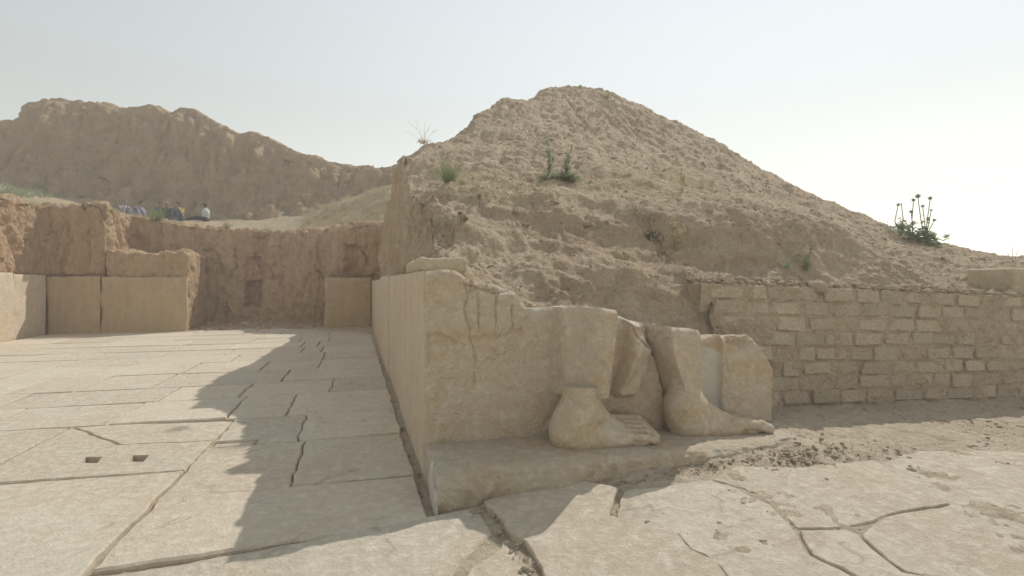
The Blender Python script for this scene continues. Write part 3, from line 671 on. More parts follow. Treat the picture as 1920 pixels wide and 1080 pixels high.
# left cliff columns and front skirt
nc, nk = 46, 26
qc = np.linspace(0, 1, nc)[:-1]
zl = H[:, 0]
cz = .9 + qc[None] * (zl[:, None] - .9)
cs = .27 + .06 * qc[None] + 0 * cz
_q = np.c_[np.repeat(T[:, :1], nc - 1, 1).ravel() * 1.3, cz.ravel() * .35, 0 * cz.ravel()]
cs = cs + (np.clip(.10 * billow(_q, 3) + .05 * billow(_q * 3.1 + 4, 2), -.05, .25) * np.repeat(sstep(.3, .5, qc)[None], len(zl), 0).ravel()).reshape(cz.shape)
ct = np.repeat(T[:, :1], nc - 1, 1)
G = np.stack([S, T, H], -1)
G = np.concatenate([np.stack([cs, ct, cz], -1), G], 1)
qk = np.linspace(0, 1, nk)[:-1]
sk = np.repeat(G[:1], nk - 1, 0); sk[..., 2] = .05 + qk[:, None] * (G[0, :, 2] - .05)[None]; sk[..., 1] -= .04 * (1 - qk[:, None])
sk[..., 2] = np.minimum(sk[..., 2], G[0, :, 2][None])
G = np.concatenate([sk, G], 0)
nrm = grid_normals(G)
pn = G.reshape(-1, 3)
steep = 1 - np.abs(nrm[..., 2].ravel())
fl = pn * np.array([1, 1, .35])
slope_r = sstep(4.2, 6.5, pn[:, 0]) * sstep(.4, .9, np.abs(nrm[..., 2].ravel()))
ang = np.arctan2(pn[:, 1] - 10.75, pn[:, 0] - 4.85); rad_ = np.hypot(pn[:, 1] - 10.75, pn[:, 0] - 4.85)
gul = billow(np.c_[ang * 5 + .15 * fbm(pn * .8, 2), rad_ * .22, 0 * ang], 3) * .07 * sstep(2.6, 3.4, pn[:, 2]) * sstep(.6, 2.5, rad_)
disp = gul + .085 * fbm(pn * .9 + 3, 3) + .042 * billow(pn * 2.3, 3) + .017 * billow(pn * 6.5 + 4, 3) * (.5 + .6 * slope_r + .6 * sstep(-.1, .4, fbm(pn * .8 + 90, 2))) + .012 * billow(pn * 15, 2)
disp += sstep(.35, .8, steep) * (.07 * fbm(fl * 2.6 + 11, 3) + .035 * billow(fl * 6, 3) + .012 * billow(pn * 16, 2))
disp += sstep(.2, .6, fbm(pn * .7 + 31, 2)) * .03 * np.clip(billow(pn * 11, 2), -.2, 1)
# erosion cracks
cr = np.abs(perlin(pn * np.array([2.1, 2.1, .8]) + .25 * np.c_[fbm(pn * 3, 2), fbm(pn * 3 + 5, 2), 0 * pn[:, 0]] + 60)); disp -= .07 * (1 - sstep(.0, .035, cr)) * sstep(.3, .6, steep) * sstep(0, .3, perlin(pn * .8 + 77))
amp = np.clip((pn[:, 0] - .25) / .15, .25, 1) * np.clip((pn[:, 1] - .1) / .3, .3, 1)
amp = np.where(pn[:, 1] > 0.9, np.where(pn[:, 0] < .34, .8, 1.0), np.where(pn[:, 0] > 2.4, np.maximum(amp, .9), amp))
D3 = (disp * amp)[:, None] * nrm.reshape(-1, 3)
Pm = pn + D3
Pm[:, 0] = np.maximum(Pm[:, 0], np.where(Pm[:, 2] < 1.64, .20, .02))
FM = grid_faces(*G.shape[:2])
mound = struct(mesh_obj('mound', Pm, FM, M['mound'])); add_bvh(Pm, FM)
MB = len(BVHS) - 1

# ------------------------------------------------------------------ earth bank round the far end of the passage, with terrace above
terr_pts = [(-9.3, 8, 3.75), (-9.3, 12, 3.65), (-9.3, 14.9, 3.72), (-7.7, 14.95, 3.72), (-7.7, 17, 3.72), (-6.2, 17.1, 3.46), (-3, 17.2, 3.28), (-1.4, 16.6, 3.38), (.3, 15.4, 3.5), (-12, 10, 4.0), (-12, 16, 4.4), (-14, 22, 5.4),
            at(385, 414, 27), at(330, 413, 27), at(240, 412, 27), at(420, 424, 24), at(500, 430, 24), at(100, 372, 27), at(40, 350, 28), at(150, 350, 30), at(0, 345, 29), at(250, 385, 29), at(480, 405, 29), at(560, 432, 21.5), at(620, 380, 24), at(560, 415, 25), at(690, 385, 23), at(735, 345, 25), at(660, 420, 21.0), at(735, 372, 23),
            (2, 17, 3.9), (4, 22, 6), (-20, 25, 6), (-20, 35, 8), (5, 35, 7), (-8, 35, 6.5), (-25, 10, 5)]
terr_f = rbf(terr_pts)
path = np.array([(-9.28, 7.0), (-9.28, 14.88), (-7.66, 14.88), (-7.66, 17.0), (-6.0, 17.05), (-4.9, 17.15), (-3.0, 17.2), (-1.65, 16.95), (-1.25, 15.7), (-.6, 15.35), (.1, 15.25), (.5, 15.0)])
seg = np.r_[0, np.cumsum(np.linalg.norm(np.diff(path, axis=0), axis=1))]
ln = np.linspace(0, seg[-1], 620); bx = np.interp(ln, seg, path[:, 0]); by = np.interp(ln, seg, path[:, 1])
ker = np.ones(9) / 9; bx[4:-4] = np.convolve(bx, ker, 'valid'); by[4:-4] = np.convolve(by, ker, 'valid')
tx_, ty_ = np.gradient(bx), np.gradient(by); nl = np.hypot(tx_, ty_); inx, iny = -ty_ / nl, tx_ / nl     # points into the earth
nzb = 90
topb = terr_f(bx, by) + .07 * fbm(np.c_[bx, by, 0 * bx] * .9, 3)
rows_ = []
for q_ in np.linspace(0, 1, nzb):
    back = .12 * q_ + .0
    rows_.append(np.stack([bx + inx * back, by + iny * back, -.1 + q_ * (topb + .1)], -1))
for q_ in np.linspace(.06, 1.0, 20):
    rx_, ry_ = bx + inx * (.12 + .95 * q_), by + iny * (.12 + .95 * q_); rz_ = terr_f(rx_, ry_) + .09 - .30 * max(0, q_ - .5); k1 = min(1, q_ * 2.5)
    rows_.append(np.stack([rx_, ry_, topb * (1 - k1) + rz_ * k1 + .02], -1))
G = np.stack(rows_); nrm = -grid_normals(G); nrm = -nrm if nrm[40, 300, 1] > 0 else nrm
pn = G.reshape(-1, 3); fl = pn * np.array([1, 1, .3])
d = .14 * fbm(fl * .9, 3) + .11 * billow(fl * 1.8 + 5, 3) + .05 * fbm(pn * 4, 3) + .02 * billow(pn * 9, 2)
cr = np.abs(perlin(fl * 1.6 + .2 * np.c_[fbm(pn * 3, 2), 0 * pn[:, 0], 0 * pn[:, 0]] + 33)); d -= .10 * (1 - sstep(0, .05, cr)) * sstep(-.1, .3, perlin(pn * .7 + 5))
rt = sstep(topb.max() - .9, topb.max() - .2, pn[:, 2]); d -= .05 * rt * np.clip(billow(pn * np.array([3, 3, .8]) + 50, 2), 0, 1)
onslab = ((pn[:, 2] < 1.75) & ((pn[:, 0] < -7.4))) | ((pn[:, 2] < 1.75) & (pn[:, 0] > -1.45))
d = np.where(onslab, np.minimum(d, .0) - .05, d)
# the dark niche and a hollow
def hollow(u0, v0, u1, v1, tpl, dep):
    x0, z0 = px(u0, v1, tpl); x1, z1 = px(u1, v0, tpl)
    return dep * sstep(0, .10, np.minimum(np.minimum(pn[:, 0] - x0, x1 - pn[:, 0]), np.minimum(pn[:, 2] - z0, z1 - pn[:, 2])) + .09 * fbm(pn * 3, 3))
d -= hollow(455, 478, 490, 578, 17.1, .16) + hollow(457, 525, 488, 577, 17.1, .35) + hollow(640, 455, 668, 525, 15.5, .25) + hollow(470, 440, 500, 490, 17.1, .12)
Pb = pn + d[:, None] * nrm.reshape(-1, 3)
FB = grid_faces(*G.shape[:2])
bank = struct(mesh_obj('earth_bank', Pb, FB[:, ::-1], M['cliff'])); add_bvh(Pb, FB)
# ledge of earth over the right-hand brown slab
def earth_box(name, lo, hi, rnd, mat, amp=1.0, h=.05, seed=0):
    lo, hi = np.array(lo, float), np.array(hi, float); c = (lo + hi) / 2; e = (hi - lo) / 2 - rnd
    def f(p):
        q_ = np.abs(p - c) - e; d_ = np.linalg.norm(np.maximum(q_, 0), axis=1) + np.minimum(q_.max(1), 0) - rnd
        fl_ = p * np.array([1, 1, .4]) + seed
        return d_ - amp * (.06 * fbm(fl_ * 1.5, 3) + .045 * billow(fl_ * 3.5, 2) + .02 * fbm(p * 9 + seed, 2))
    V_, F_ = surface_nets(f, lo - .2, hi + .2, h); return mesh_obj(name, V_, F_, M[mat], sharp=None)
ledge = struct(earth_box('earth_ledge', (-7.75, 14.93, -.3), (-5.52, 17.3, 2.46), .10, 'cliff', 1.5, .045, 4))
# terrace
tx = np.r_[np.linspace(-26, -14, 60), np.linspace(-13.9, 4, 240), np.linspace(4.2, 14, 30)]; ty = np.r_[np.arange(7, 22, .08), np.linspace(22, 40, 90)]
X, Y = np.meshgrid(tx, ty); Z = terr_f(X, Y); p3 = np.c_[X.ravel(), Y.ravel(), 0 * X.ravel()]
Z = Z + (.06 * fbm(p3 * .8, 3) + .025 * billow(p3 * 3, 3)).reshape(X.shape)
pc = np.concatenate([path + 0, [(.5, 60), (-60, 60), (-60, 7)]]); 
def inside(poly, x, y):
    ins = np.zeros(x.shape, bool); n = len(poly)
    for i in range(n):
        a, b = poly[i], poly[(i + 1) % n]; cnd = (a[1] > y) != (b[1] > y)
        ins ^= cnd & (x < a[0] + (y - a[1]) / np.where(b[1] == a[1], 1e-9, b[1] - a[1]) * (b[0] - a[0]))
    return ins
shr = path.copy(); off = np.array([(-.25, 0), (-.25, .25), (-.25, .25), (-.25, .25), (0, .25), (0, .25), (0, .25), (.3, .25), (.4, .25), (0, .25), (0, .25), (0, .25)])
pc = np.concatenate([shr + off, [(.9, 15.2), (14, 19), (14, 60), (-60, 60), (-60, 7)]])
ok = inside(pc, X, Y).ravel(); FT = grid_faces(*X.shape); FT = FT[ok[FT].all(1)]
PT = np.c_[X.ravel(), Y.ravel(), Z.ravel()]; used, inv = np.unique(FT, return_inverse=True); PT = PT[used]; FT = inv.reshape(FT.shape)
terrace = struct(mesh_obj('terrace', PT, FT, M['terrace'])); add_bvh(PT, FT); TB = len(BVHS) - 1

# ------------------------------------------------------------------ eroded ridge behind
crest = [(-420, 330, 34), (-300, 300, 34), (-200, 290, 34), (-90, 262, 34), (0, 240, 34), (40, 226, 34), (50, 224, 33.5), (62, 195, 33), (85, 190, 33), (150, 190, 33), (205, 196, 33), (250, 207, 33), (262, 200, 32.6), (275, 198, 32.6), (300, 204, 32.6), (325, 212, 32.8), (338, 201, 32.2), (350, 200, 32.2), (375, 210, 32.2), (400, 225, 32.2), (430, 240, 32.2), (457, 254, 32.4), (470, 247, 32), (485, 248, 32), (520, 265, 32), (560, 285, 32), (620, 303, 32), (690, 315, 32), (712, 320, 32), (728, 311, 31), (760, 310, 31), (860, 330, 31), (980, 380, 31)]
cw = np.array([at(*c) for c in crest]); sg = np.r_[0, np.cumsum(np.linalg.norm(np.diff(cw[:, :2], axis=0), axis=1))]
nr = 620; l_ = np.linspace(0, sg[-1], nr); cxs, cys, czs = [np.interp(l_, sg, cw[:, k]) for k in range(3)]
cys2 = cys.copy(); cys2[20:-20] = np.convolve(cys, np.ones(41) / 41, 'valid')
rows_ = []
prof = [(0, -6.2, -.25), (.10, -4.6, .06), (.2, -3.4, .16), (.35, -2.7, .36), (.55, -2.1, .62), (.75, -1.4, .86), (.92, -.7, .985), (1.0, 0, 1.0), (1.1, .8, .99), (1.3, 3, .85), (1.6, 9, .3)]
pr = np.array(prof); qs = np.r_[np.linspace(0, 1.0, 110), np.linspace(1.03, 1.6, 14)]
for q_ in qs:
    oy = np.interp(q_, pr[:, 0], pr[:, 1]); hz = np.interp(q_, pr[:, 0], pr[:, 2])
    yb = cys2 - 4.6; zb = terr_f(cxs, yb)
    rows_.append(np.stack([cxs, cys2 + oy, zb + (czs - zb) * hz], -1))
G = np.stack(rows_); nrm = grid_normals(G); nrm = nrm if nrm[60, 300, 1] < 0 else -nrm
pn = G.reshape(-1, 3); fl = pn * np.array([1, 1, .28])
d = .40 * fbm(fl * .32 + 2, 3) + .42 * billow(fl * .75, 3) + .16 * billow(fl * 1.7 + 8, 3) + .07 * fbm(pn * 2.2, 3) + .05 * billow(pn * 4, 2)
keep = np.repeat(np.where(np.abs(qs - 1.0) < .25, .10 + .90 * np.abs(qs - 1) / .25, 1)[:, None], nr, 1).ravel()
Pr = pn + (d * keep)[:, None] * nrm.reshape(-1, 3)
FR = grid_faces(*G.shape[:2])
ridge = struct(mesh_obj('ridge', Pr, FR, M['ridge'])); add_bvh(Pr, FR)

# ------------------------------------------------------------------ mud brick wall
YW = .61
bw = tag(empty('brick_wall', (5.6, YW + .2, .1)), 'low retaining wall of pale mud bricks at the foot of the mound', 'brick wall')
def wtop(x): return np.interp(x, [3.0, 3.14, 7.57, 9.5], [1.50, 1.50, 1.335, 1.27])
def wpit(x): return np.interp(x, [3.14, 7.57, 9.5], [.1645, .159, .157])
xm = np.linspace(2.9, 9.3, 480); zm = np.linspace(0, 1, 130)
XG = np.repeat(xm[None], 130, 0); tz = wtop(xm) - .01 + .012 * fbm(np.c_[xm * 4, xm * 0, xm * 0 + 3], 3); ZG = -.1 + zm[:, None] * (tz[None] + .1)
pn = np.c_[XG.ravel(), 0 * XG.ravel(), ZG.ravel()]
d = .034 * fbm(pn * 2.5, 3) + .018 * billow(pn * 8, 3) + .006 * fbm(pn * 30, 2)
d += .03 * sstep(3.2, 2.95, pn[:, 0])
G = np.stack([XG, (YW + .003 - d).reshape(XG.shape), ZG], -1)
tr = []
for k_ in (.04, .12, .25, .4): tr.append(G[-1] + np.stack([0 * xm, k_ + 0 * xm, .012 * fbm(np.c_[xm * 7, xm * 0 + k_ * 9, xm * 0], 2)], -1))
G = np.concatenate([G, np.stack(tr)])
lend = G[:, :1] + np.array([0, .4, 0]); lend[130:] = G[130:, :1]; G = np.concatenate([lend, G], 1)
mesh_obj('mud_mortar', G.reshape(-1, 3), grid_faces(*G.shape[:2]), M['mortar'], bw)
variants = []
for k_ in range(14):
    r = np.random.RandomState(200 + k_); bm = bmesh.new(); bmesh.ops.create_cube(bm, size=1)
    for v in bm.verts: v.co += Vector(r.uniform(-.05, .05, 3) * np.array([1, .5, 1.7]))
    bmesh.ops.bevel(bm, geom=bm.edges[:], offset=.045, segments=1, affect='EDGES', clamp_overlap=True)
    for v in bm.verts: v.co += Vector(r.uniform(-.022, .022, 3) * np.array([.7, .5, 1.8]))
    me = bpy.data.meshes.new('brick'); bm.to_mesh(me); bm.free(); me.materials.append(M['brick']); variants.append(me)
rb = np.random.RandomState(12)
for c_ in range(9):
    x = 3.0 + rb.uniform(0, .25)
    while x < 9.2:
        L = rb.choice([.30, .34, .36, .36, .22, .40]) * rb.uniform(.93, 1.06)
        xc = x + L / 2; z = float(wtop(xc) - (c_ + .5) * wpit(xc))
        if z > -.02 and rb.rand() > .07:
            o = bpy.data.objects.new('brick', variants[rb.randint(14)]); COL.objects.link(o); o.parent = bw
            pr_ = rb.uniform(-.016, .010)
            o.location = Vector((xc, YW + .112 - pr_, z + rb.uniform(-.006, .006))) - bw.location
            o.scale = (L, .24, wpit(xc) * rb.uniform(.72, .92)); o.rotation_euler = (rb.uniform(-.02, .02), rb.uniform(-.025, .025) + .03, rb.uniform(-.03, .03))
        x += L + rb.uniform(.025, .075)

# ------------------------------------------------------------------ loose blocks and bricks
def chunk(name, lo, hi, rnd, mat, label, cat, amp=.3, h=.025, seed=0, group=None, rz=0):
    lo = np.array(lo, float); hi = np.array(hi, float); c = (lo + hi) / 2; base = Vector((c[0], c[1], lo[2])); e = (hi - lo) / 2 - rnd
    def f(p):
        q_ = np.abs(p - c) - e; d_ = np.linalg.norm(np.maximum(q_, 0), axis=1) + np.minimum(q_.max(1), 0) - rnd
        return d_ - amp * (.05 * fbm(p * 3 + seed, 3) + .02 * billow(p * 12 + seed, 2))
    V_, F_ = surface_nets(f, lo - .08, hi + .08, h)
    o = mesh_obj(name, V_, F_, M[mat], loc=base); o.rotation_euler[2] = rz; return tag(o, label, cat, group)
chunk('stone_block', (.03, .55, 1.585), (.45, 1.9, 1.72), .03, 'block', 'broken pale stone block lying on top of the passage wall behind the carving', 'stone block', .4, .025, 3)
pr_ = hit(1900, 552)
bxx, bzz = at(1885, 553, 7.45), at(1885, 503, 7.45)
chunk('stone_block', (bxx[0], bxx[1] - .1, bxx[2] - .15), (bxx[0] + 1.3, bxx[1] + .5, bzz[2]), .025, 'block', 'squared pale stone block set in the earth above the brick wall', 'stone block', .15, .03, 5)
lb = [(375, 592, .32, .12, 'loose brown mud brick lying by the right edge of the brown slabs'), (395, 603, .22, .08, 'small flat clod between the brown slabs and the niche'), (460, 602, .26, .08, 'pale flat brick lying under the dark niche'), (515, 594, .40, .09, 'long flat brick on the rubble right of the niche'), (580, 610, .2, .07, 'small brick near the single brown slab'), (548, 592, .2, .1, 'stubby brick on the rubble heap between niche and single slab')]
for i, (u, v, ww, hh, lbl) in enumerate(lb):
    h_ = hit(u, v + 6, 0)
    l = h_[0] if h_ else Vector(gp(u, v + 6, .1))
    chunk('loose_brick', (l.x - ww / 2, l.y - .12, l.z - .02), (l.x + ww / 2, l.y + .12, l.z + hh), .012, 'brick', lbl, 'brick', .15, .02, i, 'loose bricks at the foot of the far bank')

# ------------------------------------------------------------------ rubble, clods and pebbles (countless)
ico = bmesh.new(); bmesh.ops.create_icosphere(ico, subdivisions=1, radius=1)
IV = np.array([v.co[:] for v in ico.verts]); ico.verts.index_update(); IF = np.array([[v.index for v in f.verts] for f in ico.faces]); ico.free()
def scatter(name, pts, sizes, mat, seed, flatz=.65):
    r = np.random.RandomState(seed); n = len(pts); k = len(IV)
    V_ = np.empty((n, k, 3)); 
    for i in range(n):
        a = r.uniform(0, 6.28); s_ = sizes[i] * r.uniform(.6, 1.4, 3) * np.array([1, 1, flatz])
        q_ = IV * (1 + r.uniform(-.25, .25, (k, 1))) * s_; ca, sa_ = math.cos(a), math.sin(a)
        V_[i] = np.c_[q_[:, 0] * ca - q_[:, 1] * sa_, q_[:, 0] * sa_ + q_[:, 1] * ca, q_[:, 2]] + pts[i]
    Fc = (IF[None] + (np.arange(n) * k)[:, None, None]).reshape(-1, 3)
    return struct(mesh_obj(name, V_.reshape(-1, 3), Fc, M[mat], smooth=False), 'stuff')
rs = np.random.RandomState(5)
def drop(n, box, bvh, accept=None):
    out = []
    while len(out) < n:
        x, y = rs.uniform(box[0], box[1]), rs.uniform(box[2], box[3])
        if accept and not accept(x, y): continue
        l = BVHS[bvh].ray_cast(Vector((x, y, 30)), Vector((0, 0, -1)))[0]
        if l is not None: out.append(l[:])
    return np.array(out)
pa = drop(3600, (.4, 11, .6, 10), MB, lambda x, y: perlin(np.array([[x * .9, y * .9, 8.]]))[0] > rs.uniform(-.5, .5)); scatter('earth_clods', pa, rs.gamma(1.2, .009, len(pa)) + .005, 'mound', 1)
def clus(x, y): return perlin(np.array([[x * 1.3, y * 1.3, 4.]]))[0] > rs.uniform(-.3, .5)
pa = drop(1500, (.2, 8, -1.9, .55), 0, clus); scatter('pebbles', pa, rs.gamma(1.3, .005, len(pa)) + .003, 'dirt', 2)
pts = np.array([(rs.normal(2.9, .32), rs.normal(-.85, .14)) for _ in range(330)] + [(rs.uniform(.2, 2.8), -.76 - abs(rs.normal(0, .05))) for _ in range(260)] + [(rs.uniform(.31, .40), rs.uniform(-2, -.7)) for _ in range(150)] + [(rs.normal(-.055, .015), rs.uniform(-.6, 3)) for _ in range(60)])
pts = np.c_[pts, ground_h(pts[:, 0], pts[:, 1]) + .008]; scatter('crumbs', pts, rs.gamma(1.3, .0045, len(pts)) + .0025, 'dirt', 3)
tw = np.array([(x_, rs.uniform(.62, 1.15)) for x_ in rs.uniform(2.95, 9, 900)]); tw = np.c_[tw, wtop(tw[:, 0]) + rs.uniform(-.01, .02, 900) + .05 * sstep(.7, 1.1, tw[:, 1])]; scatter('wall_top_crumbs', tw, rs.gamma(1.5, .012, 900) + .006, 'mound', 8)
pa = drop(700, (-5.4, -1.4, 15.0, 17.0), 0); scatter('rubble', pa, rs.gamma(1.5, .018, len(pa)) + .01, 'cliff', 4)

# ------------------------------------------------------------------ plants
def ribbon(V_, F_, p0, d0, L, wdt, bend, r, segs=3, lift=0):
    p = np.array(p0, float); d_ = np.array(d0, float); d_ /= np.linalg.norm(d_); side = np.cross(d_, r.normal(size=3)); side /= np.linalg.norm(side)
    b = np.array([r.normal() * .3, r.normal() * .3, -1.0]) * bend; i0 = len(V_)
    for k in range(segs + 1):
        q_ = k / segs; w_ = wdt * (1 - q_ ** 1.5) + .0006
        V_.append(p - side * w_ / 2); V_.append(p + side * w_ / 2)
        p = p + d_ * L / segs; d_ = d_ + b / segs; d_ /= np.linalg.norm(d_)
    for k in range(segs): a = i0 + 2 * k; F_.append((a, a + 1, a + 3, a + 2))
    return p
def tuft(name, loc, h, n, spread, mat, label, cat='grass', group=None, seed=0, wdt=.006, bend=.6):
    r = np.random.RandomState(seed); V_, F_ = [], []
    for i in range(n):
        a = r.uniform(0, 6.28); s_ = abs(r.normal(0, spread)); rad = r.uniform(0, h * .18)
        ribbon(V_, F_, (rad * math.cos(a), rad * math.sin(a), -.03), (s_ * math.cos(a), s_ * math.sin(a), 1), h * r.uniform(.45, 1.1), wdt * r.uniform(.6, 1.4), bend * r.uniform(0, 1), r)
    o = mesh_obj(name, np.array(V_), F_, M[mat]); o.location = loc; return tag(o, label, cat, group)
def tube(V_, F_, pts, rad, n=5):
    i0 = len(V_); pts = [np.array(p, float) for p in pts]
    for k, p in enumerate(pts):
        d_ = pts[min(k + 1, len(pts) - 1)] - pts[max(k - 1, 0)]; d_ /= np.linalg.norm(d_); a = np.cross(d_, (.3, .9, .1)); a /= np.linalg.norm(a); b = np.cross(d_, a)
        for j in range(n): t_ = 6.2832 * j / n; V_.append(p + rad[k] * (a * math.cos(t_) + b * math.sin(t_)))
    for k in range(len(pts) - 1):
        for j in range(n): q_ = i0 + k * n; F_.append((q_ + j, q_ + (j + 1) % n, q_ + n + (j + 1) % n, q_ + n + j))
def leafy(name, loc, stems, mat, label, cat, seed=0, leaf=.05, nl=26, stem_mat='stem', group=None, base=0, lw=.22, sr=1.0):
    r = np.random.RandomState(seed); root = tag(empty(name, loc), label, cat, group)
    for (dx, dy, h) in stems:
        V_, F_ = [], []; LV, LF = [], []
        p1 = np.array([dx, dy, h]); ctrl = np.array([dx * .25 + r.normal() * .02, dy * .25 + r.normal() * .02, h * .55])
        pts_ = [(1 - q_) ** 2 * np.array([0, 0, -.03]) + 2 * q_ * (1 - q_) * ctrl + q_ * q_ * p1 for q_ in np.linspace(0, 1, 7)]
        tube(V_, F_, pts_, [sr * (.006 - .0007 * k) for k in range(7)]); so_ = mesh_obj('stem', np.array(V_), F_, M[stem_mat], root, loc='local')
        for i in range(nl):
            q_ = r.uniform(.08, 1) ** .9; a = r.uniform(0, 6.28); pp_ = np.array(pts_[0]) * 0 + np.array([np.interp(q_ * 6, range(7), [p[k] for p in pts_]) for k in range(3)])
            ribbon(LV, LF, pp_, (math.cos(a), math.sin(a), r.uniform(.2, 1.2)), leaf * r.uniform(.6, 1.3) * (1.3 - .7 * q_), leaf * lw, .8, r, 2)
        if nl: mesh_obj('leaves', np.array(LV), LF, M[mat], root, loc='local')
    if base:
        LV, LF = [], []
        for i in range(base):
            a = r.uniform(0, 6.28); ribbon(LV, LF, (r.normal() * .05, r.normal() * .05, -.02), (math.cos(a) * r.uniform(.2, 1.2), math.sin(a), r.uniform(.3, 1)), leaf * r.uniform(1, 3), leaf * .25, .8, r, 3)
        mesh_obj('basal_leaves', np.array(LV), LF, M[mat], root, loc='local')
    return root
def on(u, v, w_=None):
    h_ = hit(u, v, w_); return h_[0] if h_ else Vector(at(u, v, 9))
# thistle on the right shoulder of the mound
tl = on(1722, 452, MB); D = (tl - Vector(CAM)).dot(Vector((ST, CT, 0))); k_ = D / F_PX
th_ = tag(empty('thistle', tl), 'tall green thistle with dark flower heads on the right shoulder of the mound', 'thistle')
r = np.random.RandomState(9); bu = (1722, 452)
right_v = np.array([CT, -ST, 0]); fwd = np.array([ST, CT, 0])
heads = [(1676, 386, 4), (1688, 383, 1.6), (1706, 377, 4.5), (1705, 398, 4.3), (1724, 368, 6), (1746, 372, 5), (1736, 386, 4), (1737, 396, 3), (1753, 413, 4), (1703, 414, 3)]
LV, LF = [], []
def thistle_leaf(p, d_, L):
    d_ = np.array(d_, float); d_ /= np.linalg.norm(d_); sd_ = np.cross(d_, (0, 0, 1.0)); sd_ /= max(np.linalg.norm(sd_), 1e-6); up_ = np.cross(sd_, d_)
    n = 7; prev = None
    for i in range(n + 1):
        q_ = i / n; c_ = np.array(p) + d_ * L * q_ + up_ * (.12 * L * math.sin(q_ * 3) - .18 * L * q_ * q_)
        w_ = L * .30 * math.sin(min(1, q_ * 1.15 + .12) * 3.0) * (1.35 if i % 2 else .45) * (1 - q_ * .35)
        i0 = len(LV); LV.extend([c_ - sd_ * w_ + up_ * w_ * .3, c_, c_ + sd_ * w_ + up_ * w_ * .3])
        if prev is not None: LF.append((prev, prev + 1, i0 + 1, i0)); LF.append((prev + 1, prev + 2, i0 + 2, i0 + 1))
        prev = i0
for (u, v, hr) in heads:
    root_u = 1690 if u < 1690 else (1712 if u < 1712 else 1735)
    b_ = right_v * (root_u - bu[0]) * k_ + np.array([0, 0, -(438 + (root_u - 1690) * .35 - bu[1]) * k_ - .05]); dp = r.uniform(-.12, .12)
    e_ = right_v * (u - bu[0]) * k_ + fwd * dp + np.array([0, 0, (bu[1] - v) * k_]); m_ = (b_ + e_) / 2 + r.normal(size=3) * .02
    V_, F_ = [], []; tube(V_, F_, [b_, (b_ + m_) / 2, m_, (m_ + e_) / 2, e_], [.012, .010, .009, .008, .007]); mesh_obj('stem', np.array(V_), F_, M['thistle'], th_, loc='local')
    HV, HF = [], []; R_ = hr * k_ * .85
    tube(HV, HF, [e_ + np.array([0, 0, -R_ * .5]), e_ + np.array([0, 0, -R_ * .2]), e_ + np.array([0, 0, R_ * .3]), e_ + np.array([0, 0, R_ * .9])], [R_ * .3, R_ * .75, R_ * .6, R_ * .35], 8)
    for i in range(26):
        a = r.uniform(0, 6.28); ribbon(HV, HF, e_ + np.array([0, 0, -R_ * .15]), (math.cos(a), math.sin(a), r.uniform(-.3, 1.2)), R_ * 1.5, R_ * .28, 0, r, 1)
    mesh_obj('flower_head', np.array(HV), HF, M['head'], th_, loc='local')
    for i in range(6):
        q_ = r.uniform(.15, .62); a = r.uniform(0, 6.28); thistle_leaf(b_ + (e_ - b_) * q_, (math.cos(a), math.sin(a), .35), .16 * (1.25 - q_))
for i in range(120):
    q_ = r.uniform(-1, 1); a = r.uniform(0, 6.28); cu = 1725 + q_ * 42
    p_ = right_v * (cu - bu[0]) * k_ + fwd * r.uniform(-.2, .2) + np.array([0, 0, (-(cu - 1722) * .45) * k_ + r.uniform(-.05, .17 + .06 * (q_ > .0))])
    thistle_leaf(p_, (math.cos(a), math.sin(a), r.uniform(-.1, .8)), r.uniform(.13, .24))
mesh_obj('leaves', np.array(LV), LF, M['thistle'], th_, loc='local')
leafy('green_weed', on(1030, 335, MB), [(-.05, .0, .62), (.02, .03, .45), (.05, -.05, .3)], 'weed', 'leafy green weed with upright stems on the mound, beside a bushier twin', 'weed', 21, .085, 60, 'weed', 'weeds on the middle of the mound', 120)
leafy('green_weed', on(1062, 338, MB), [(.10, .0, .55), (.04, .05, .42), (-.04, -.04, .3)], 'weed', 'bushy grey green weed on the mound next to a thin upright one', 'weed', 22, .10, 50, 'stem', 'weeds on the middle of the mound', 380)
tuft('grass_tuft', on(842, 338, MB), .36, 200, .8, 'grass_green', 'pale green grass tuft on the ledge above the mound cliff', seed=3)
tuft('grass_tuft', on(868, 342, MB), .16, 70, .8, 'grass_dry', 'small dry grass tuft beside the green tuft on the mound ledge', seed=4)
leafy('dry_weed', on(795, 266, MB), [(-.25, 0, .30), (-.12, .1, .38), (.0, -.1, .32), (.16, .05, .36), (.22, 0, .22), (-.3, 0, .15)], 'grass_dry', 'thin dry branching weed on the left skyline of the mound', 'weed', 23, .07, 7, 'stem', None, 30, .08, .35)
leafy('dry_weed', on(1268, 470, MB), [(-.02, 0, .50), (.05, .02, .62), (-.08, .0, .38), (.1, -.02, .3)], 'grass_dry', 'straw coloured dead weed leaning on the bank above the brick wall end', 'weed', 24, .08, 16, 'grass_dry')
leafy('dry_weed', on(1278, 362, MB), [(0, 0, .4), (.05, 0, .28)], 'grass_dry', 'small straw coloured weed high on the mound slope', 'weed', 25, .09, 24, 'grass_dry')
leafy('green_weed', on(1470, 500, MB), [(-.55, .05, .18), (-.3, -.05, .12), (.35, .1, .16), (.2, 0, .26)], 'weed', 'sprawling weed with long bare stems above the brick wall', 'weed', 26, .06, 14, 'stem', None, 40)
leafy('green_weed', on(1512, 508, MB), [(.08, 0, .33), (.03, .03, .2)], 'grass_green', 'upright yellow green weed sprig above the brick wall', 'weed', 27, .07, 34, 'weed')
tuft('dry_shrub', on(1138, 184, MB), .22, 60, .9, 'weed', 'tiny dark shrub on the top of the mound', 'shrub', None, 28, .012)
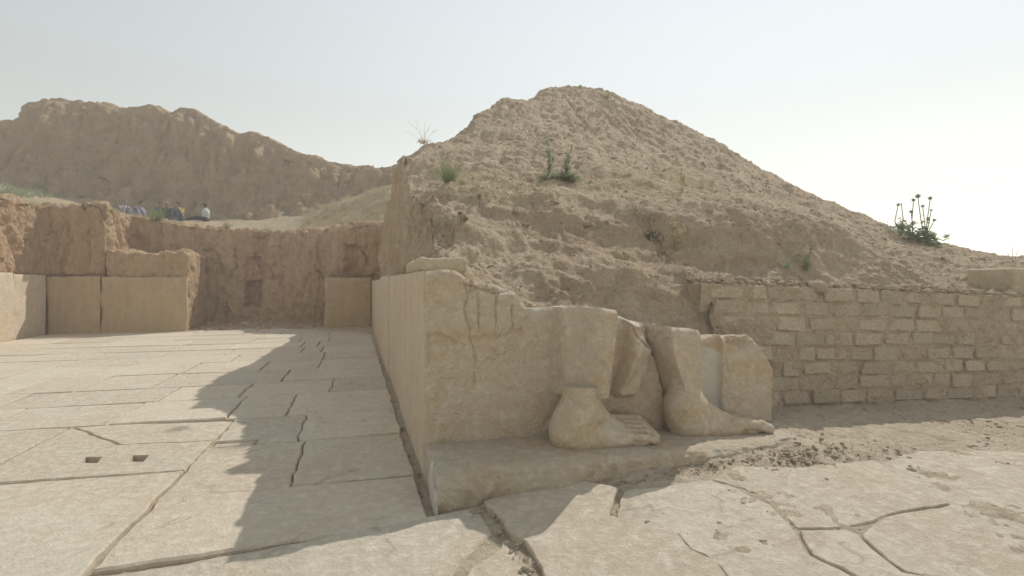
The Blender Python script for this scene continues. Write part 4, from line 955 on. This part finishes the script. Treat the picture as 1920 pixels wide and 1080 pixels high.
leafy('dry_weed', on(1900, 492, MB), [(-.2, 0, .22), (.0, 0, .35), (.18, 0, .3)], 'grass_dry', 'faint dry twigs on the skyline above the squared stone block', 'weed', 29, .04, 6)
leafy('dry_weed', on(1662, 430, MB), [(-.1, 0, .2), (.06, 0, .25)], 'grass_dry', 'small dry twig on the skyline left of the thistle', 'weed', 30, .04, 5)
tuft('grass_tuft', on(296, 412), .62, 150, .75, 'grass_green', 'large green grass clump on the bank edge in front of the seated people', seed=31, wdt=.014)
tuft('grass_tuft', on(425, 427), .45, 90, .7, 'grass_dry', 'pale dry grass clump on the bank edge right of the seated people', seed=32, wdt=.012)
tuft('grass_tuft', on(500, 434), .3, 90, .9, 'grass_dry', 'low dry grass clump on the bank edge left of the white stake', seed=33, wdt=.012)
tuft('grass_tuft', on(1120, 352, MB), .12, 50, .9, 'grass_dry', 'short straw tuft right of the green weeds', seed=34)
def grass_field(name, cand, n, h, mat, seed, wdt=.012):
    r_ = np.random.RandomState(seed); V_, F_ = [], []
    for i in range(n):
        l = cand(r_)
        if l is None: continue
        for j in range(6):
            a = r_.uniform(0, 6.28); s_ = abs(r_.normal(0, .7)); ribbon(V_, F_, np.array(l) + r_.normal(size=3) * .03, (s_ * math.cos(a), s_ * math.sin(a), 1), h * r_.uniform(.4, 1.1), wdt, .5, r_, 2)
    return struct(mesh_obj(name, np.array(V_), F_, M[mat]), 'stuff')
def cand_px(u0, u1, v0, v1, bv):
    def f(r_):
        h_ = hit(r_.uniform(u0, u1), r_.uniform(v0, v1), bv); return h_[0][:] if h_ else None
    return f
grass_field('dry_grass', cand_px(565, 735, 350, 432, TB), 1300, .24, 'grass_dry', 1)
grass_field('ground_cover', cand_px(0, 190, 338, 372, TB), 420, .22, 'weed', 2, .03)
bank_b = BVHS.index(BVHS[2])
def rim(r_):
    i = r_.randint(40, 560); return (bx[i] + inx[i] * r_.uniform(.1, .5), by[i] + iny[i] * r_.uniform(.1, .5), topb[i] + .0) if perlin(np.array([[ln[i] * .7, 3., 1.]]))[0] > -.05 else None
grass_field('dry_grass', rim, 320, .17, 'grass_dry', 3)
grass_field('dry_grass', cand_px(800, 1340, 325, 375, MB), 420, .09, 'grass_dry', 4, .004)
grass_field('dry_grass', cand_px(1150, 1330, 300, 480, MB), 120, .10, 'grass_dry', 5, .004)

# ------------------------------------------------------------------ white stake
sp = on(528, 436)
stk = tag(empty('stake', sp), 'thin white stake with knob standing on the bank edge', 'stake')
V_, F_ = [], []; tube(V_, F_, [(0, 0, -.15), (0, 0, .3), (.005, 0, .68)], [.016, .016, .014], 8); mesh_obj('post', np.array(V_), F_, M['plaster'], stk, loc='local')
V_, F_ = [], []; tube(V_, F_, [(.005, 0, .66), (.005, 0, .68), (.005, 0, .74), (.005, 0, .76)], [.005, .035, .035, .005], 8); mesh_obj('knob', np.array(V_), F_, M['plaster'], stk, loc='local')

# ------------------------------------------------------------------ people resting in the shade
CLO = {n: plain_mat(n, c, .15, 30) for n, c in dict(skin=(.36, .21, .14), hair_black=(.03, .026, .024), hair_grey=(.16, .15, .14), cap_grey=(.33, .32, .30), yellow=(.50, .40, .10), jeans=(.10, .12, .19), black=(.03, .032, .036), mint=(.58, .64, .60), white=(.62, .61, .59), lavender=(.33, .32, .38), dark_green=(.06, .085, .075), red=(.30, .10, .08), shoe=(.16, .15, .12)).items()}
def person(loc, rz, shirt, legs, hair, label, knees=.5, lean=.0, arms='knees', scale=1.0, capm=None):
    root = tag(empty('person', loc, rz), label, 'person', 'people seated in the shade of the ridge')
    # seated, facing local -Y
    hip = np.array([0, 0, .13]); chest = np.array([0, -.02 - lean, .47]); neck = np.array([0, -.05 - lean * 1.3, .61]); head = np.array([0, -.10 - lean * 1.5, .76])
    L_ = {}
    for s_ in (-1, 1):
        kz = .12 + .38 * knees; ky = -.44 + .10 * knees
        L_[s_] = dict(h=(s_ * .10, -.02, .12), k=(s_ * .13, ky, kz), a=(s_ * .12, ky - .40 + .36 * knees, .07), t=(s_ * .13, ky - .55 + .36 * knees, .05), s=(s_ * .18, chest[1], .54), e=(s_ * .26, chest[1] - .16, .36), w=(s_ * .06, ky + .06, kz + .10) if arms == 'knees' else (s_ * .24, chest[1] + .12, .10))
        if arms != 'knees': L_[s_]['e'] = (s_ * .27, chest[1] + .10, .33)
    def body(p):
        d = smin(cap(p, hip, chest, .15, .155), cap(p, chest, neck, .12, .055), .06)
        d = smin(d, ell(p, head, (.078, .098, .118)), .03); d = smin(d, cap(p, neck, head, .05, .05), .02)
        d = smin(d, ell(p, head + np.array([0, -.10, -.015]), (.018, .025, .025)), .01)
        for s_ in (-1, 1):
            q_ = L_[s_]; d = smin(d, cap(p, q_['h'], q_['k'], .085, .06), .04); d = smin(d, cap(p, q_['k'], q_['a'], .055, .038), .02); d = smin(d, cap(p, q_['a'], q_['t'], .04, .032), .02)
            d = smin(d, cap(p, q_['s'], q_['e'], .052, .04), .04); d = smin(d, cap(p, q_['e'], q_['w'], .038, .027), .015); d = smin(d, ell(p, np.array(q_['w']) + np.array([0, -.05, 0]), (.04, .06, .022)), .01)
            d = smin(d, ell(p, head + np.array([s_ * .08, .01, -.01]), (.014, .024, .032)), .008)
        return d
    def shirt_f(p):
        d = smin(cap(p, hip + np.array([0, 0, .04]), chest, .165, .172), cap(p, chest, neck - np.array([0, 0, .03]), .135, .07), .06)
        for s_ in (-1, 1): q_ = L_[s_]; d = smin(d, cap(p, q_['s'], q_['e'], .068, .056), .04); d = smin(d, cap(p, q_['e'], np.array(q_['e']) * .25 + np.array(q_['w']) * .75, .052, .042), .015)
        return d + .008 * fbm(p * 9, 2)
    def legs_f(p):
        d = cap(p, hip, hip + np.array([0, 0, .04]), .165, .16)
        for s_ in (-1, 1): q_ = L_[s_]; d = smin(d, cap(p, q_['h'], q_['k'], .10, .075), .04); d = smin(d, cap(p, q_['k'], q_['a'], .07, .055), .02)
        return d + .008 * fbm(p * 8 + 4, 2)
    def shoe_f(p): return np.minimum(*[cap(p, L_[s_]['a'], L_[s_]['t'], .05, .042) for s_ in (-1, 1)])
    def hair_f(p): return np.maximum(ell(p, head + np.array([0, .015, .012]), (.092, .108, .125)), -(p[:, 2] - head[2] + .03 - np.clip(-(p[:, 1] - head[1]) * .9, -.12, .08)))
    lo, hi = (-.25, -1.15, -.02), (.42, .30, .95)
    for nm, f_, mt, h in (('body', body, 'skin', .022), ('shirt', shirt_f, shirt, .024), ('trousers', legs_f, legs, .024), ('shoes', shoe_f, 'shoe', .02), ('cap' if capm else 'hair', hair_f, capm or hair, .018)):
        V_, F_ = surface_nets(f_, lo, hi, h); o = mesh_obj(nm, V_ * scale, F_, CLO[mt], root, loc='local')
    if capm:
        V_, F_ = surface_nets(lambda p: ell(p, head + np.array([0, -.10, .045]), (.075, .08, .014)), lo, hi, .012); mesh_obj('cap_brim', V_ * scale, F_, CLO[capm], root, loc='local')
def seat(u, v): 
    l = at(u, v, 26.5); return Vector((l[0], l[1], float(terr_f(np.array([l[0]]), np.array([l[1]]))[0]) - .02))
person(seat(386, 414), R(-75), 'mint', 'black', 'hair_black', 'person in pale mint shirt and black trousers sitting with legs stretched out', .12, -.02, 'back')
person(seat(338, 415), R(-20), 'yellow', 'jeans', 'hair_black', 'person in yellow top and blue jeans, arms folded on raised knees', 1.0, .05)
person(seat(313, 414), R(15), 'dark_green', 'black', 'hair_black', 'person in dark green jacket wearing a grey cap', .9, .06, capm='cap_grey')
person(seat(300, 410), R(30), 'jeans', 'black', 'hair_black', 'person in blue grey shirt sitting behind the grey capped one', .8, .05)
person(seat(231, 411), R(40), 'white', 'lavender', 'hair_grey', 'person in white top with grey hair, sitting apart behind the bank edge', .9, .08)
person(seat(252, 416), R(60), 'lavender', 'lavender', 'hair_black', 'person in lavender grey clothes slumped forward behind the bank edge', .6, .22)

# ------------------------------------------------------------------ dusty air
V_ = [(x, y, z) for z in (-3, 16) for y in (-30, 48) for x in (-48, 40)]
haze = struct(mesh_obj('haze', V_, [(0, 2, 3, 1), (4, 5, 7, 6), (0, 1, 5, 4), (2, 6, 7, 3), (0, 4, 6, 2), (1, 3, 7, 5)], None, smooth=False), 'stuff')
hm = bpy.data.materials.new('haze'); hm.use_nodes = True; hn = hm.node_tree
for n in list(hn.nodes):
    if n.type == 'BSDF_PRINCIPLED': hn.nodes.remove(n)
pv = hn.nodes.new('ShaderNodeVolumePrincipled'); pv.inputs['Density'].default_value = .007; pv.inputs['Color'].default_value = (.95, .91, .86, 1); pv.inputs['Anisotropy'].default_value = .2
hn.links.new(pv.outputs[0], hn.nodes['Material Output'].inputs['Volume']); haze.data.materials.append(hm)
